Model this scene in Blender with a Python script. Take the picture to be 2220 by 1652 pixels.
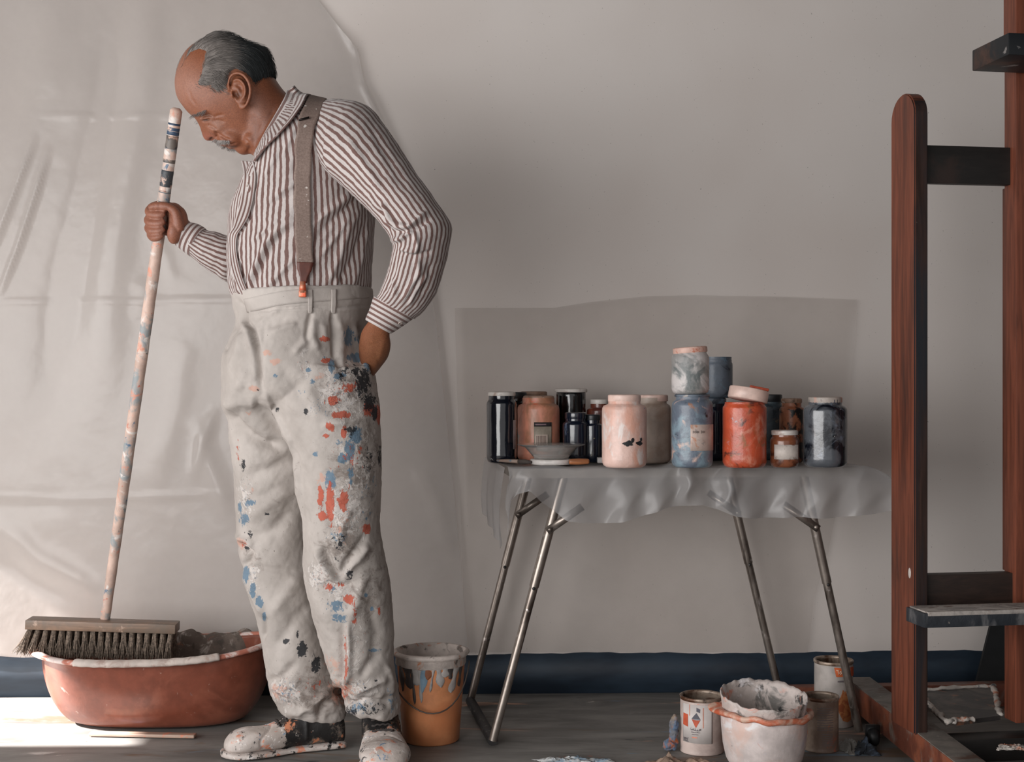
import bpy, bmesh, math, random
import numpy as np
from mathutils import Vector, Matrix, noise as mnoise
from mathutils.bvhtree import BVHTree

for o in list(bpy.data.objects): bpy.data.objects.remove(o, do_unlink=True)
SC = bpy.context.scene
COL = SC.collection
random.seed(7)
rng = np.random.default_rng(7)

# ------------------------------------------------------------------ camera
CAM_Z = 0.85; F = 2870.0; CX, CY = 1110.0, 826.0
cam_d = bpy.data.cameras.new('camera'); cam = bpy.data.objects.new('camera', cam_d); COL.objects.link(cam)
cam.location = (0, 0, CAM_Z); cam.rotation_euler = (math.pi/2, 0, 0)
cam_d.sensor_width = 36; cam_d.lens = F/2220*36; cam_d.clip_start = 0.05
SC.camera = cam
# ------------------------------------------------------------------ colour management
SC.view_settings.view_transform = 'Standard'; SC.view_settings.look = 'None'
SC.view_settings.gamma = 1.0; SC.view_settings.use_curve_mapping = False
SC.view_settings.exposure = 0.0
# ------------------------------------------------------------------ world and lights
w = bpy.data.worlds.new('world'); SC.world = w; w.use_nodes = True
w.node_tree.nodes['Background'].inputs[0].default_value = (1.0, 0.975, 0.97, 1)
w.node_tree.nodes['Background'].inputs[1].default_value = 0.74
def area(name, loc, target, sx, sy, power, col):
    l = bpy.data.lights.new(name, 'AREA'); l.shape = 'RECTANGLE'; l.size = sx; l.size_y = sy
    l.energy = power; l.color = col
    o = bpy.data.objects.new(name, l); COL.objects.link(o); o.location = loc
    o.rotation_euler = (Vector(target)-Vector(loc)).to_track_quat('-Z', 'Y').to_euler()
    return o
# daylight through the tall window in the left wall
area('window_daylight', (-2.36, 0.50, 1.00), (0.2, 3.2, 0.75), 4.0, 1.5, 118.0, (1.0, 0.985, 0.975))
# low sun through the same wall's door gap: reaches only the floor by the back wall
sl = bpy.data.lights.new('sun_beam', 'SPOT'); sl.energy = 26000; sl.shadow_soft_size = .06; sl.spot_size = math.radians(9); sl.spot_blend = .05; sl.color = (1.0, 0.95, 0.92)
so = bpy.data.objects.new('sun', sl); COL.objects.link(so); so.location = Vector((-1.30, 3.27, 0))-Vector((0.80, 0.04, -0.60)).normalized()*8
so.rotation_euler = Vector((0.80, 0.04, -0.60)).to_track_quat('-Z', 'Y').to_euler()

# ------------------------------------------------------------------ helpers
def P(px, py, D):
    """world point seen at photograph pixel (px,py) at real distance D from the camera plane"""
    return Vector(((px-CX)/F*D, D, CAM_Z-(py-CY)/F*D))
def lin(c):
    out = []
    for v in c[:3]:
        v = v/255.0
        out.append(v/12.92 if v <= 0.04045 else ((v+0.055)/1.055)**2.4)
    return (out[0], out[1], out[2], 1.0)
def props(o, label=None, cat=None, group=None, kind=None):
    if label: o['label'] = label
    if cat: o['category'] = cat
    if group: o['group'] = group
    if kind: o['kind'] = kind
    return o
ORG = {}
def empty(name, loc, label=None, cat=None, group=None):
    o = bpy.data.objects.new(name, None); COL.objects.link(o); o.location = loc; o.empty_display_size = 0.05
    ORG[o.name] = Vector(loc)
    return props(o, label, cat, group)
def mk(name, V, Fc, mat, parent=None, origin=None, smooth=True, uv=None, attrs=None, local=False, autosmooth=None, mats=None, midx=None):
    """V in world coordinates unless local"""
    po = ORG[parent.name] if parent is not None else Vector((0, 0, 0))
    org = Vector(origin) if origin is not None else po
    if local: org = po if origin is None else org
    V = np.asarray([tuple(v) for v in V], dtype=float) if not isinstance(V, np.ndarray) else V
    if not local: V = V-np.array(org)
    me = bpy.data.meshes.new(name); me.from_pydata(V.tolist(), [], [tuple(f) for f in Fc]); me.update()
    if uv is not None:
        l = me.uv_layers.new(name='UVMap'); l.data.foreach_set('uv', np.asarray(uv, dtype=np.float32).ravel())
    if attrs:
        for k, a in attrs.items():
            at = me.color_attributes.new(name=k, type='FLOAT_COLOR', domain='POINT')
            at.data.foreach_set('color', np.asarray(a, dtype=np.float32).ravel())
    if mats:
        for m in mats: me.materials.append(m)
        me.polygons.foreach_set('material_index', midx)
    elif mat: me.materials.append(mat)
    if smooth:
        me.polygons.foreach_set('use_smooth', [True]*len(me.polygons))
    o = bpy.data.objects.new(name, me); COL.objects.link(o)
    o.location = org-po; o.parent = parent
    ORG[o.name] = org
    if autosmooth is not None:
        try: me.set_sharp_from_angle(angle=math.radians(autosmooth))
        except Exception: pass
    return o

class Geo:
    def __init__(s): s.V = []; s.F = []; s.M = []; s.cur = 0
    def add(s, V, Fc):
        b = len(s.V); s.V += [Vector(v) for v in V]; s.F += [tuple(i+b for i in f) for f in Fc]; s.M += [s.cur]*len(Fc); return s
    def box(s, x0, x1, y0, y1, z0, z1, M=None, bev=0.0):
        bm = bmesh.new(); bmesh.ops.create_cube(bm, size=1)
        for v in bm.verts: v.co = Vector(((x0+x1)/2+v.co.x*(x1-x0), (y0+y1)/2+v.co.y*(y1-y0), (z0+z1)/2+v.co.z*(z1-z0)))
        if bev > 0: bmesh.ops.bevel(bm, geom=bm.edges[:], offset=bev, segments=2, affect='EDGES', profile=0.6)
        if M is not None: bm.transform(M)
        bm.verts.index_update()
        s.add([v.co.copy() for v in bm.verts], [[v.index for v in f.verts] for f in bm.faces]); bm.free(); return s
    def tube(s, pts, r, n=12, cap=True, flat=1.0):
        pts = [Vector(p) for p in pts]; rs = r if isinstance(r, (list, tuple)) else [r]*len(pts)
        V = []; up = None
        for i, p in enumerate(pts):
            t = (pts[min(i+1, len(pts)-1)]-pts[max(i-1, 0)]).normalized()
            if up is None:
                up = Vector((0, 0, 1)) if abs(t.z) < 0.9 else Vector((0, 1, 0))
            a = t.cross(up)
            if a.length < 1e-6: a = t.cross(Vector((1, 0, 0)))
            a.normalize(); b = a.cross(t).normalized(); up = b
            for k in range(n):
                th = 2*math.pi*k/n
                V.append(p+a*math.cos(th)*rs[i]+b*math.sin(th)*rs[i]*flat)
        Fc = []
        for i in range(len(pts)-1):
            for k in range(n):
                k2 = (k+1) % n; Fc.append((i*n+k, i*n+k2, (i+1)*n+k2, (i+1)*n+k))
        if cap:
            Fc.append(tuple(range(n-1, -1, -1))); Fc.append(tuple((len(pts)-1)*n+k for k in range(n)))
        return s.add(V, Fc)
    def lathe(s, prof, n=48, c=(0, 0, 0), M=None, wob=None):
        """prof list of (r,z); r==0 end points close"""
        V = []; idx = []
        for r, z in prof:
            if r < 1e-6: idx.append([len(V)]); V.append(Vector((0, 0, z)))
            else:
                idx.append(list(range(len(V), len(V)+n)))
                for k in range(n):
                    th = 2*math.pi*k/n; rr = r*(wob(th, z) if wob else 1)
                    V.append(Vector((rr*math.cos(th), rr*math.sin(th), z)))
        Fc = []
        for a, b in zip(idx[:-1], idx[1:]):
            for k in range(n):
                k2 = (k+1) % n
                if len(a) == 1 and len(b) == 1: break
                if len(a) == 1: Fc.append((a[0], b[k2], b[k]))
                elif len(b) == 1: Fc.append((a[k], a[k2], b[0]))
                else: Fc.append((a[k], a[k2], b[k2], b[k]))
        if M is not None: V = [M @ v for v in V]
        V = [v+Vector(c) for v in V]
        return s.add(V, Fc)
    def ell(s, c, r, R=None, nu=20, nv=12):
        V = []; Fc = []
        for j in range(1, nv):
            ph = math.pi*j/nv
            for i in range(nu):
                th = 2*math.pi*i/nu
                v = Vector((r[0]*math.sin(ph)*math.cos(th), r[1]*math.sin(ph)*math.sin(th), r[2]*math.cos(ph)))
                V.append((R @ v if R is not None else v)+Vector(c))
        top = len(V); v = Vector((0, 0, r[2])); V.append((R @ v if R is not None else v)+Vector(c))
        bot = len(V); v = Vector((0, 0, -r[2])); V.append((R @ v if R is not None else v)+Vector(c))
        for j in range(nv-2):
            for i in range(nu):
                i2 = (i+1) % nu; Fc.append((j*nu+i, (j+1)*nu+i, (j+1)*nu+i2, j*nu+i2))
        for i in range(nu):
            i2 = (i+1) % nu; Fc.append((top, i, i2)); Fc.append((bot, (nv-2)*nu+i2, (nv-2)*nu+i))
        return s.add(V, Fc)

def cr(p0, p1, p2, p3, t):
    return 0.5*((2*p1)+(-p0+p2)*t+(2*p0-5*p1+4*p2-p3)*t*t+(-p0+3*p1-3*p2+p3)*t*t*t)
def spline(pts, m):
    A = np.array([list(p) for p in pts], float); n = len(A); out = []
    for i in range(m):
        s = i/(m-1)*(n-1); k = min(int(s), n-2); t = s-k
        out.append(cr(A[max(k-1, 0)], A[k], A[k+1], A[min(k+2, n-1)], t))
    return np.array(out)
def loft(secs, n=64, m=None, cap=True, sq=1.0):
    """secs: rows (c xyz, ax xyz, ay xyz). returns V, F, uv(per loop), v metres"""
    A = spline(secs, m or len(secs)*6)
    V = []; Fc = []; uv = []
    th = np.linspace(0, 2*np.pi, n, endpoint=False)
    ct = np.sign(np.cos(th))*np.abs(np.cos(th))**sq; st = np.sign(np.sin(th))*np.abs(np.sin(th))**sq
    L = [0.0]
    for i in range(len(A)):
        c, ax, ay = A[i, :3], A[i, 3:6], A[i, 6:9]
        for k in range(n): V.append(c+ax*ct[k]+ay*st[k])
        if i: L.append(L[-1]+float(np.linalg.norm(A[i, :3]-A[i-1, :3])))
    for i in range(len(A)-1):
        for k in range(n):
            k2 = (k+1) % n
            Fc.append((i*n+k, i*n+k2, (i+1)*n+k2, (i+1)*n+k))
            uv += [(k/n, L[i]), ((k+1)/n, L[i]), ((k+1)/n, L[i+1]), (k/n, L[i+1])]
    if cap:
        Fc.append(tuple(range(n-1, -1, -1))); Fc.append(tuple((len(A)-1)*n+k for k in range(n)))
        uv += [(0.5, 0)]*(2*n)
    return np.array(V), Fc, uv
DR = 2.98
def sil(l, r, dy, b, shear=0.0):
    """section whose silhouette ends are seen at pixels l and r, at distance DR+dy, half depth b"""
    D = DR+dy; A = P(l[0], l[1], D); B = P(r[0], r[1], D); c = (A+B)/2; ax = (B-A)/2
    return list(c)+list(ax)+[0, -b, shear]
def fuse(G, voxel, smooth=2, fac=0.5):
    me = bpy.data.meshes.new('tmp'); me.from_pydata([tuple(v) for v in G.V], [], G.F); me.update()
    bm = bmesh.new(); bm.from_mesh(me); bmesh.ops.recalc_face_normals(bm, faces=bm.faces[:]); bm.to_mesh(me); bm.free()
    o = bpy.data.objects.new('tmp', me); COL.objects.link(o)
    md = o.modifiers.new('r', 'REMESH'); md.mode = 'VOXEL'; md.voxel_size = voxel; md.adaptivity = 0
    if smooth:
        ms = o.modifiers.new('s', 'SMOOTH'); ms.factor = fac; ms.iterations = smooth
    dg = bpy.context.evaluated_depsgraph_get(); dg.update()
    m2 = bpy.data.meshes.new_from_object(o.evaluated_get(dg))
    n = len(m2.vertices); V = np.zeros(n*3); m2.vertices.foreach_get('co', V); V = V.reshape(-1, 3)
    N = np.zeros(n*3); m2.vertices.foreach_get('normal', N); N = N.reshape(-1, 3)
    Fc = [tuple(p.vertices) for p in m2.polygons]
    bpy.data.objects.remove(o, do_unlink=True); bpy.data.meshes.remove(m2); bpy.data.meshes.remove(me)
    return V, N, Fc
def vnormals(V, Fc):
    me = bpy.data.meshes.new('t'); me.from_pydata(V.tolist(), [], Fc); me.update()
    N = np.zeros(len(V)*3); me.vertices.foreach_get('normal', N); bpy.data.meshes.remove(me)
    return N.reshape(-1, 3)
def topx(V):
    """where the vertices appear in the photograph frame (used to place creases measured from it)"""
    return np.stack([CX+V[:, 0]/V[:, 1]*F, CY-(V[:, 2]-CAM_Z)/V[:, 1]*F], 1)
def seglen(pl):
    return sum(math.dist(a, b) for a, b in zip(pl[:-1], pl[1:]))
def dist_poly(Q, pl):
    best = np.full(len(Q), 1e9); tt = np.zeros(len(Q)); side = np.zeros(len(Q)); tot = seglen(pl); acc = 0
    for a, b in zip(pl[:-1], pl[1:]):
        a = np.array(a, float); b = np.array(b, float); d = b-a; L = np.linalg.norm(d)
        t = np.clip(((Q-a)@d)/(L*L), 0, 1); pr = a+t[:, None]*d; ds = np.linalg.norm(Q-pr, axis=1)
        sd = (Q[:, 0]-a[0])*d[1]-(Q[:, 1]-a[1])*d[0]
        m = ds < best; best[m] = ds[m]; tt[m] = (acc+t[m]*L)/tot; side[m] = np.sign(sd[m]); acc += L
    return best, tt, side
def creases(V, N, lst, front=True):
    """lst rows: (polyline px, width px, depth m [+ ridge, - valley], mode) ; mode 's' makes one side step out"""
    Q = topx(V); disp = np.zeros(len(V)); msk = (N[:, 1] < 0.25) if front else np.ones(len(V), bool)
    for row in lst:
        pl, wd, dp = row[:3]; mode = row[3] if len(row) > 3 else 'g'
        xs = [p[0] for p in pl]; ys = [p[1] for p in pl]
        sel = msk & (Q[:, 0] > min(xs)-3.2*wd) & (Q[:, 0] < max(xs)+3.2*wd) & (Q[:, 1] > min(ys)-3.2*wd) & (Q[:, 1] < max(ys)+3.2*wd)
        if not sel.any(): continue
        d, t, sd = dist_poly(Q[sel], pl)
        tap = np.clip(np.minimum(t, 1-t)*5+0.25, 0, 1)
        if mode == 'g': e = np.exp(-(d/wd)**2)
        else: e = np.where(sd*(1 if mode == 's' else -1) > 0, np.exp(-(d/(wd*2.2))**2), np.exp(-(d/(wd*0.35))**2))
        disp[sel] += dp*e*tap
    return V+N*disp[:, None]
def fnoise(V, scale, seed=0.0, oct=3):
    """cheap smooth noise -1..1 from warped sines"""
    x, y, z = (V*scale).T; s = seed*12.9
    out = np.zeros(len(V)); a = 1.0; tot = 0
    for k in range(oct):
        wx = np.sin(y*1.7+s+k)+0.5*np.sin(z*2.3+1.3*s); wy = np.sin(z*1.9+s*.7+2*k)+0.5*np.sin(x*2.1+s)
        wz = np.sin(x*1.5+s*1.1+k)+0.5*np.sin(y*2.7-s)
        out += a*(np.sin(x+wx*1.3+s)*np.cos(y+wy*1.3-s*.5)+np.sin(z+wz*1.3+s*.3))*0.5; tot += a
        x, y, z = x*2.03+1.7, y*2.11+.9, z*1.97+3.1; a *= 0.5
    return out/tot
def in_poly(Q, poly):
    x, y = Q[:, 0], Q[:, 1]; ins = np.zeros(len(Q), bool); n = len(poly)
    for i in range(n):
        x0, y0 = poly[i]; x1, y1 = poly[(i+1) % n]
        c = ((y0 > y) != (y1 > y)) & (x < (x1-x0)*(y-y0)/((y1-y0) or 1e-9)+x0); ins ^= c
    return ins

# ------------------------------------------------------------------ materials
def newmat(name):
    m = bpy.data.materials.new(name); m.use_nodes = True; nt = m.node_tree; b = nt.nodes['Principled BSDF']; return m, nt, b
def nd(nt, t, **kw):
    n = nt.nodes.new(t)
    for k, v in kw.items(): setattr(n, k, v)
    return n
def math_(nt, op, a, b=None, clamp=False):
    n = nt.nodes.new('ShaderNodeMath'); n.operation = op; n.use_clamp = clamp
    for i, v in enumerate((a, b)):
        if v is None: continue
        if isinstance(v, (int, float)): n.inputs[i].default_value = v
        else: nt.links.new(v, n.inputs[i])
    return n.outputs[0]
def mixc(nt, fac, a, b):
    n = nt.nodes.new('ShaderNodeMix'); n.data_type = 'RGBA'
    if isinstance(fac, (int, float)): n.inputs[0].default_value = fac
    else: nt.links.new(fac, n.inputs[0])
    for i, v in ((6, a), (7, b)):
        if isinstance(v, tuple): n.inputs[i].default_value = v
        else: nt.links.new(v, n.inputs[i])
    return n.outputs[2]
def coords(nt, off=(0, 0, 0), scale=(1, 1, 1), kind='Object'):
    t = nd(nt, 'ShaderNodeTexCoord'); mp = nd(nt, 'ShaderNodeMapping')
    mp.inputs['Location'].default_value = off; mp.inputs['Scale'].default_value = scale
    nt.links.new(t.outputs[kind], mp.inputs[0]); return mp.outputs[0]
def noise(nt, vec, scale, detail=4, rough=0.6, dist=0.0):
    n = nd(nt, 'ShaderNodeTexNoise'); n.inputs['Scale'].default_value = scale; n.inputs['Detail'].default_value = detail
    n.inputs['Roughness'].default_value = rough; n.inputs['Distortion'].default_value = dist
    nt.links.new(vec, n.inputs['Vector']); return n.outputs['Fac']
def step(nt, v, lo, hi):
    n = nd(nt, 'ShaderNodeMapRange'); n.inputs[1].default_value = lo; n.inputs[2].default_value = hi
    n.interpolation_type = 'SMOOTHSTEP'; nt.links.new(v, n.inputs[0]); return n.outputs[0]
def bump(nt, b, h, strength=0.3, dist=0.002):
    n = nd(nt, 'ShaderNodeBump'); n.inputs['Strength'].default_value = strength; n.inputs['Distance'].default_value = dist
    nt.links.new(h, n.inputs['Height']); nt.links.new(n.outputs[0], b.inputs['Normal'])
def simple(name, c, rough=0.6, metal=0.0, var=0.12, nscale=30, bmp=0.0, coat=0.0, trans=0.0):
    m, nt, b = newmat(name); v = coords(nt)
    f = noise(nt, v, nscale, 4); cl = lin(c); d = tuple([x*(1-var*1.6) for x in cl[:3]])+(1,); u = tuple([min(1, x*(1+var)) for x in cl[:3]])+(1,)
    nt.links.new(mixc(nt, step(nt, f, .35, .65), d, u), b.inputs['Base Color'])
    b.inputs['Roughness'].default_value = rough; b.inputs['Metallic'].default_value = metal
    b.inputs['Coat Weight'].default_value = coat; b.inputs['Coat Roughness'].default_value = 0.1
    if trans: b.inputs['Transmission Weight'].default_value = trans
    if bmp: bump(nt, b, f, bmp)
    return m
def blotch(name, base, layers, rough=0.4, coat=0.0, seed=0.0, bmp=0.25, metal=0.0):
    """layers rows (colour, scale, threshold 0..1 higher=less, soft, stretch(x,y,z))"""
    m, nt, b = newmat(name)
    v = coords(nt, (seed*3.1, seed*1.7, seed*2.3)); f = noise(nt, v, 25, 4); cl = lin(base)
    c = mixc(nt, step(nt, f, .3, .7), tuple([x*.82 for x in cl[:3]])+(1,), tuple([min(1, x*1.12) for x in cl[:3]])+(1,))
    for i, L in enumerate(layers):
        st = L[4] if len(L) > 4 else (1, 1, 1)
        vv = coords(nt, (seed*1.3+i*4.7, seed*2.9+i*1.9, seed+i*3.3), st)
        nf = noise(nt, vv, L[1], 5, 0.62, 0.6)
        c = mixc(nt, step(nt, nf, L[2]-L[3], L[2]+L[3]), c, lin(L[0]))
    nt.links.new(c, b.inputs['Base Color']); b.inputs['Roughness'].default_value = rough
    b.inputs['Coat Weight'].default_value = coat; b.inputs['Coat Roughness'].default_value = 0.08; b.inputs['Metallic'].default_value = metal
    if bmp: bump(nt, b, noise(nt, v, 60, 5), bmp, 0.003)
    return m
def wood(name, c, rough=0.45, axis='Z', var=0.35, layers=()):
    m, nt, b = newmat(name)
    sc = {'Z': (1, 1, .06), 'X': (.06, 1, 1), 'Y': (1, .06, 1)}[axis]
    v = coords(nt, (0.3, .2, .1), sc); f = noise(nt, v, 90, 5, .6, .8); cl = lin(c)
    c0 = mixc(nt, step(nt, f, .3, .7), tuple([x*(1-var) for x in cl[:3]])+(1,), tuple([min(1, x*(1+var*.5)) for x in cl[:3]])+(1,))
    for i, L in enumerate(layers):
        vv = coords(nt, (i*2.7, i*1.1, i*.7), L[4] if len(L) > 4 else (1, 1, 1))
        c0 = mixc(nt, step(nt, noise(nt, vv, L[1], 5, .62, .5), L[2]-L[3], L[2]+L[3]), c0, lin(L[0]))
    nt.links.new(c0, b.inputs['Base Color']); b.inputs['Roughness'].default_value = rough; bump(nt, b, f, .15, .001)
    return m

# ------------------------------------------------------------------ the room
def wall_y(x): return 3.60+0.030*x
mw, nt, b = newmat('plaster')
v = coords(nt); f1 = noise(nt, v, 1.3, 3); f2 = noise(nt, v, 60, 3); f3 = noise(nt, v, 220, 1)
c = mixc(nt, step(nt, f1, .3, .7), lin((211, 202, 196)), lin((219, 212, 207)))
c = mixc(nt, math_(nt, 'MULTIPLY', step(nt, f3, .76, .80), .55), c, lin((95, 88, 82)))
nt.links.new(c, b.inputs['Base Color']); b.inputs['Roughness'].default_value = .9; bump(nt, b, f2, .12, .002)
mband, nt, b = newmat('blue_band_paint')
v = coords(nt); f1 = noise(nt, coords(nt, (0, 0, 0), (.3, 1, 1)), 14, 4)
c = mixc(nt, step(nt, f1, .3, .7), lin((28, 38, 50)), lin((46, 60, 74)))
nt.links.new(c, b.inputs['Base Color']); b.inputs['Roughness'].default_value = .5; bump(nt, b, f1, .2, .002)
mfl, nt, b = newmat('floor_concrete')
v = coords(nt); vs = coords(nt, (0, 0, 0), (.35, 1.4, 1))
f1 = noise(nt, vs, 7, 6, .65, .5)
c = mixc(nt, step(nt, f1, .3, .7), lin((100, 98, 95)), lin((144, 141, 137)))
for (col, sc, th, of, st) in (((120, 150, 172), 5, .66, 1.1, (.5, 1.6, 1)), ((214, 168, 142), 3.4, .63, 5.2, (.3, 1.8, 1)), ((205, 88, 48), 11, .71, 9.3, (.6, 1.5, 1)),
                             ((205, 200, 195), 9, .69, 3.9, (.5, 1.5, 1)), ((40, 44, 50), 10, .68, 7.7, (.5, 1.5, 1)), ((120, 95, 75), 4, .62, 2.2, (.4, 1.5, 1))):
    ff = noise(nt, coords(nt, (of, of*1.3, 0), st), sc, 6, .65, .7)
    c = mixc(nt, math_(nt, 'MULTIPLY', step(nt, ff, th-.03, th+.03), .8), c, lin(col))
nt.links.new(c, b.inputs['Base Color']); b.inputs['Roughness'].default_value = .55; bump(nt, b, f1, .2, .003)

def quad(name, pts, mat, kind='structure', label=None):
    o = mk(name, [Vector(p) for p in pts], [(0, 1, 2, 3)], mat, smooth=False); o['kind'] = kind
    return o
XL, XR, ZT, YF = -2.45, 2.6, 2.9, -1.6
g = Geo()
def wallbox(g, x0, x1, z0, z1, off0, off1):
    V = [Vector((x0, wall_y(x0)+off0, z0)), Vector((x1, wall_y(x1)+off0, z0)), Vector((x1, wall_y(x1)+off1, z0)), Vector((x0, wall_y(x0)+off1, z0)),
         Vector((x0, wall_y(x0)+off0, z1)), Vector((x1, wall_y(x1)+off0, z1)), Vector((x1, wall_y(x1)+off1, z1)), Vector((x0, wall_y(x0)+off1, z1))]
    g.add(V, [(0, 1, 5, 4), (1, 2, 6, 5), (2, 3, 7, 6), (3, 0, 4, 7), (4, 5, 6, 7), (3, 2, 1, 0)])
wallbox(g, XL-.12, XR+.12, -.05, ZT+.05, 0, .12)
mk('wall_back', g.V, g.F, mw, smooth=False)['kind'] = 'structure'
# painted dark blue band at the foot of the wall, with a slightly uneven hand-painted top edge
V = []; Fc = []; nb = 160
for i in range(nb+1):
    x = XL+(XR-XL)*i/nb; zt = 0.108+0.0022*math.sin(x*7)+0.0012*math.sin(x*31+1)+0.001*math.sin(x*77)
    for (o_, z) in ((-.001, 0.0), (-.004, 0.001), (-.004, zt-.001), (0.0, zt)): V.append(Vector((x, wall_y(x)+o_, z)))
    if i:
        for k in range(3): a = (i-1)*4+k; Fc.append((a, a+4, a+5, a+1))
mk('baseboard_back', V, Fc, mband)['kind'] = 'structure'
g = Geo(); g.box(XL-.12, XR+.12, YF, 3.80, -.06, 0); mk('floor', g.V, g.F, mfl, smooth=False)['kind'] = 'structure'
g = Geo(); g.box(XL-.12, XR+.12, YF, 3.80, ZT, ZT+.06); mk('ceiling', g.V, g.F, simple('ceiling_paint', (52, 47, 44), .9), smooth=False)['kind'] = 'structure'
# left wall with a tall window (daylight) and a low opening by the back wall (sun patch)
g = Geo()
def lw(y0, y1, z0, z1): g.box(XL-.12, XL, y0, y1, z0, z1)
WY0, WY1, WZ0, WZ1 = -1.50, 2.50, 0.22, 1.80
OY0, OY1, OZ0, OZ1 = 3.02, 3.50, 0.42, 1.20
lw(YF, WY0, 0, ZT); lw(WY0, WY1, 0, WZ0); lw(WY0, WY1, WZ1, ZT); lw(WY1, OY0, 0, ZT); lw(OY0, OY1, 0, OZ0); lw(OY0, OY1, OZ1, ZT); lw(OY1, 3.56, 0, ZT)
mk('wall_left', g.V, g.F, mw, smooth=False)['kind'] = 'structure'
mdark = simple('dark_green_paint', (58, 54, 50), .7)
g = Geo(); g.box(XR, XR+.12, YF, 3.72, 0, ZT); mk('wall_right', g.V, g.F, mdark, smooth=False)['kind'] = 'structure'
mfr = simple('white_window_paint', (205, 200, 192), .5)
for (n, y0, y1, z0, z1) in (('window_1', WY0, WY1, WZ0, WZ1), ('window_2', OY0, OY1, OZ0, OZ1)):
    g = Geo(); t = .035
    g.box(XL-.09, XL-.04, y0, y0+t, z0, z1).box(XL-.09, XL-.04, y1-t, y1, z0, z1).box(XL-.09, XL-.04, y0+t, y1-t, z0, z0+t).box(XL-.09, XL-.04, y0+t, y1-t, z1-t, z1)
    mk(n, g.V, g.F, mfr, smooth=False)['kind'] = 'structure'

# =================================================================== the person
# ---- head: side outline measured once, given a real head's width
HC = np.array([492., 186.])
OUT_SKIN = [(379,184),(380,200),(386,217),(396,230),(406,243),(417,252),(428,259),(431,264),(434,273),(437,287),(440,298),(446,305),(455,306),(463,302),(468,307),(474,315),(482,318),(489,318),(492,321),(497,321),(500,319),(504,323),(509,322),(511,326),(516,332),(527,336),(538,335),(556,331),(575,310),(590,270),(592,220),(590,190),(588,165),(584,140),(574,118),(560,106),(540,100),(520,93),(500,86),(480,83),(460,84),(440,89),(420,99),(404,114),(390,138),(382,160)]
OUT_BASE = [(384,184),(386,200),(392,217),(401,231),(412,246),(424,262),(434,275),(444,287),(455,297),(468,304),(480,309),(492,313),(503,316),(515,320),(526,323),(538,323),(556,325),(575,308),(590,270),(592,220),(590,190),(588,165),(584,140),(574,118),(560,106),(540,100),(520,93),(500,86),(480,83),(460,84),(440,89),(420,99),(404,114),(392,138),(386,160)]
OUT_HAIR = [(383,184),(383,160),(388,139),(402,108),(419,89),(448,75),(474,70),(495,72),(511,80),(528,89),(546,96),(562,101),(575,105),(585,116),(592,139),(595,161),(592,176),(585,200),(575,215),(540,215),(500,240),(450,215),(400,200)]
def polar(poly):
    A = np.array(poly, float)-HC; th = np.arctan2(A[:, 1], A[:, 0]); r = np.hypot(A[:, 0], A[:, 1]); o = np.argsort(th); th, r = th[o], r[o]
    th = np.concatenate([th-2*np.pi, th, th+2*np.pi]); r = np.tile(r, 3)
    return lambda t: np.interp(t, th, r)
R_S, R_B, R_H = polar(OUT_SKIN), polar(OUT_BASE), polar(OUT_HAIR)
HD = 0.0                                            # head centre distance offset
def head_verts(nth, nph, Rmain, Rbase, H=0.079, sg=0.016, rmin=0.0):
    th = np.linspace(-np.pi, np.pi, nth, endpoint=False); ph = np.linspace(0.001, np.pi-0.001, nph)
    T, PH = np.meshgrid(th, ph, indexing='ij')
    rs = Rmain(T); rb = Rbase(T); y = -H*np.sign(np.cos(PH))*np.abs(np.cos(PH))**0.85
    px0 = np.cos(T)*rb*np.sin(PH); py0 = np.sin(T)*rb*np.sin(PH)
    s = np.clip((px0*0.30+py0*0.95-20)/130, 0, 1); k = 1-0.30*s*s*(3-2*s)
    fr = np.clip((-px0-55)/70, 0, 1); k = k*(1-0.18*fr*fr)
    y = y*k
    sw = sg+0.012*np.clip((T-1.35)/-0.35, 0, 1)      # lips and chin are wider than the nose
    g = np.exp(-(y/sw)**2)*np.clip((np.sin(PH)-0.25)/0.5, 0, 1)
    r = np.sin(PH)*(rb+(rs-rb)*g)
    X = HC[0]+np.cos(T)*r; Z = HC[1]+np.sin(T)*r
    D = DR+HD; V = np.stack([(X-CX)/F*D, D+y, CAM_Z-(Z-CY)/F*D], -1)
    return V, T, PH
def grid_faces(nth, nph, wrap=True):
    Fc = []
    for i in range(nth if wrap else nth-1):
        i2 = (i+1) % nth
        for j in range(nph-1): Fc.append((i*nph+j, i*nph+j+1, i2*nph+j+1, i2*nph+j))
    return Fc
B = Geo()
nth, nph = 220, 90
Vh, T_, PH_ = head_verts(nth, nph, R_S, R_B)
Vh = Vh.reshape(-1, 3); Fh = grid_faces(nth, nph)
Fh.append(tuple(i*nph for i in range(nth-1, -1, -1))); Fh.append(tuple(i*nph+nph-1 for i in range(nth)))
B.add(Vh, Fh)
def hp(px, py, y): # point on the head at side offset y from the centre plane
    return P(px, py, DR+HD+y)
pxm = DR/F
# ears (near and far)
for sd in (-1, 1):
    def ep(px, py, y): return hp(px, py, sd*y)
    B.ell(ep(521, 196, .078), (.019, .008, .036), Matrix.Rotation(math.radians(-8), 3, 'Y'))
    hel = [(497,196,.080),(495,180,.086),(500,165,.091),(511,158,.094),(524,160,.096),(535,170,.097),(542,185,.096),(543,203,.093),(538,220,.089),(530,233,.083),(521,237,.078)]
    B.tube([ep(*p) for p in spline(hel, 30)], [.0034+.0012*math.sin(math.pi*i/29) for i in range(30)], 10)
    anti = [(505,176,.084),(516,172,.088),(527,180,.090),(532,195,.090),(529,210,.086),(520,219,.082)]
    B.tube([ep(*p) for p in spline(anti, 20)], .0030, 8)
    B.ell(ep(524, 228, .079), (.0085, .006, .011))
    B.ell(ep(504, 205, .083), (.0045, .006, .0085))
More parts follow.
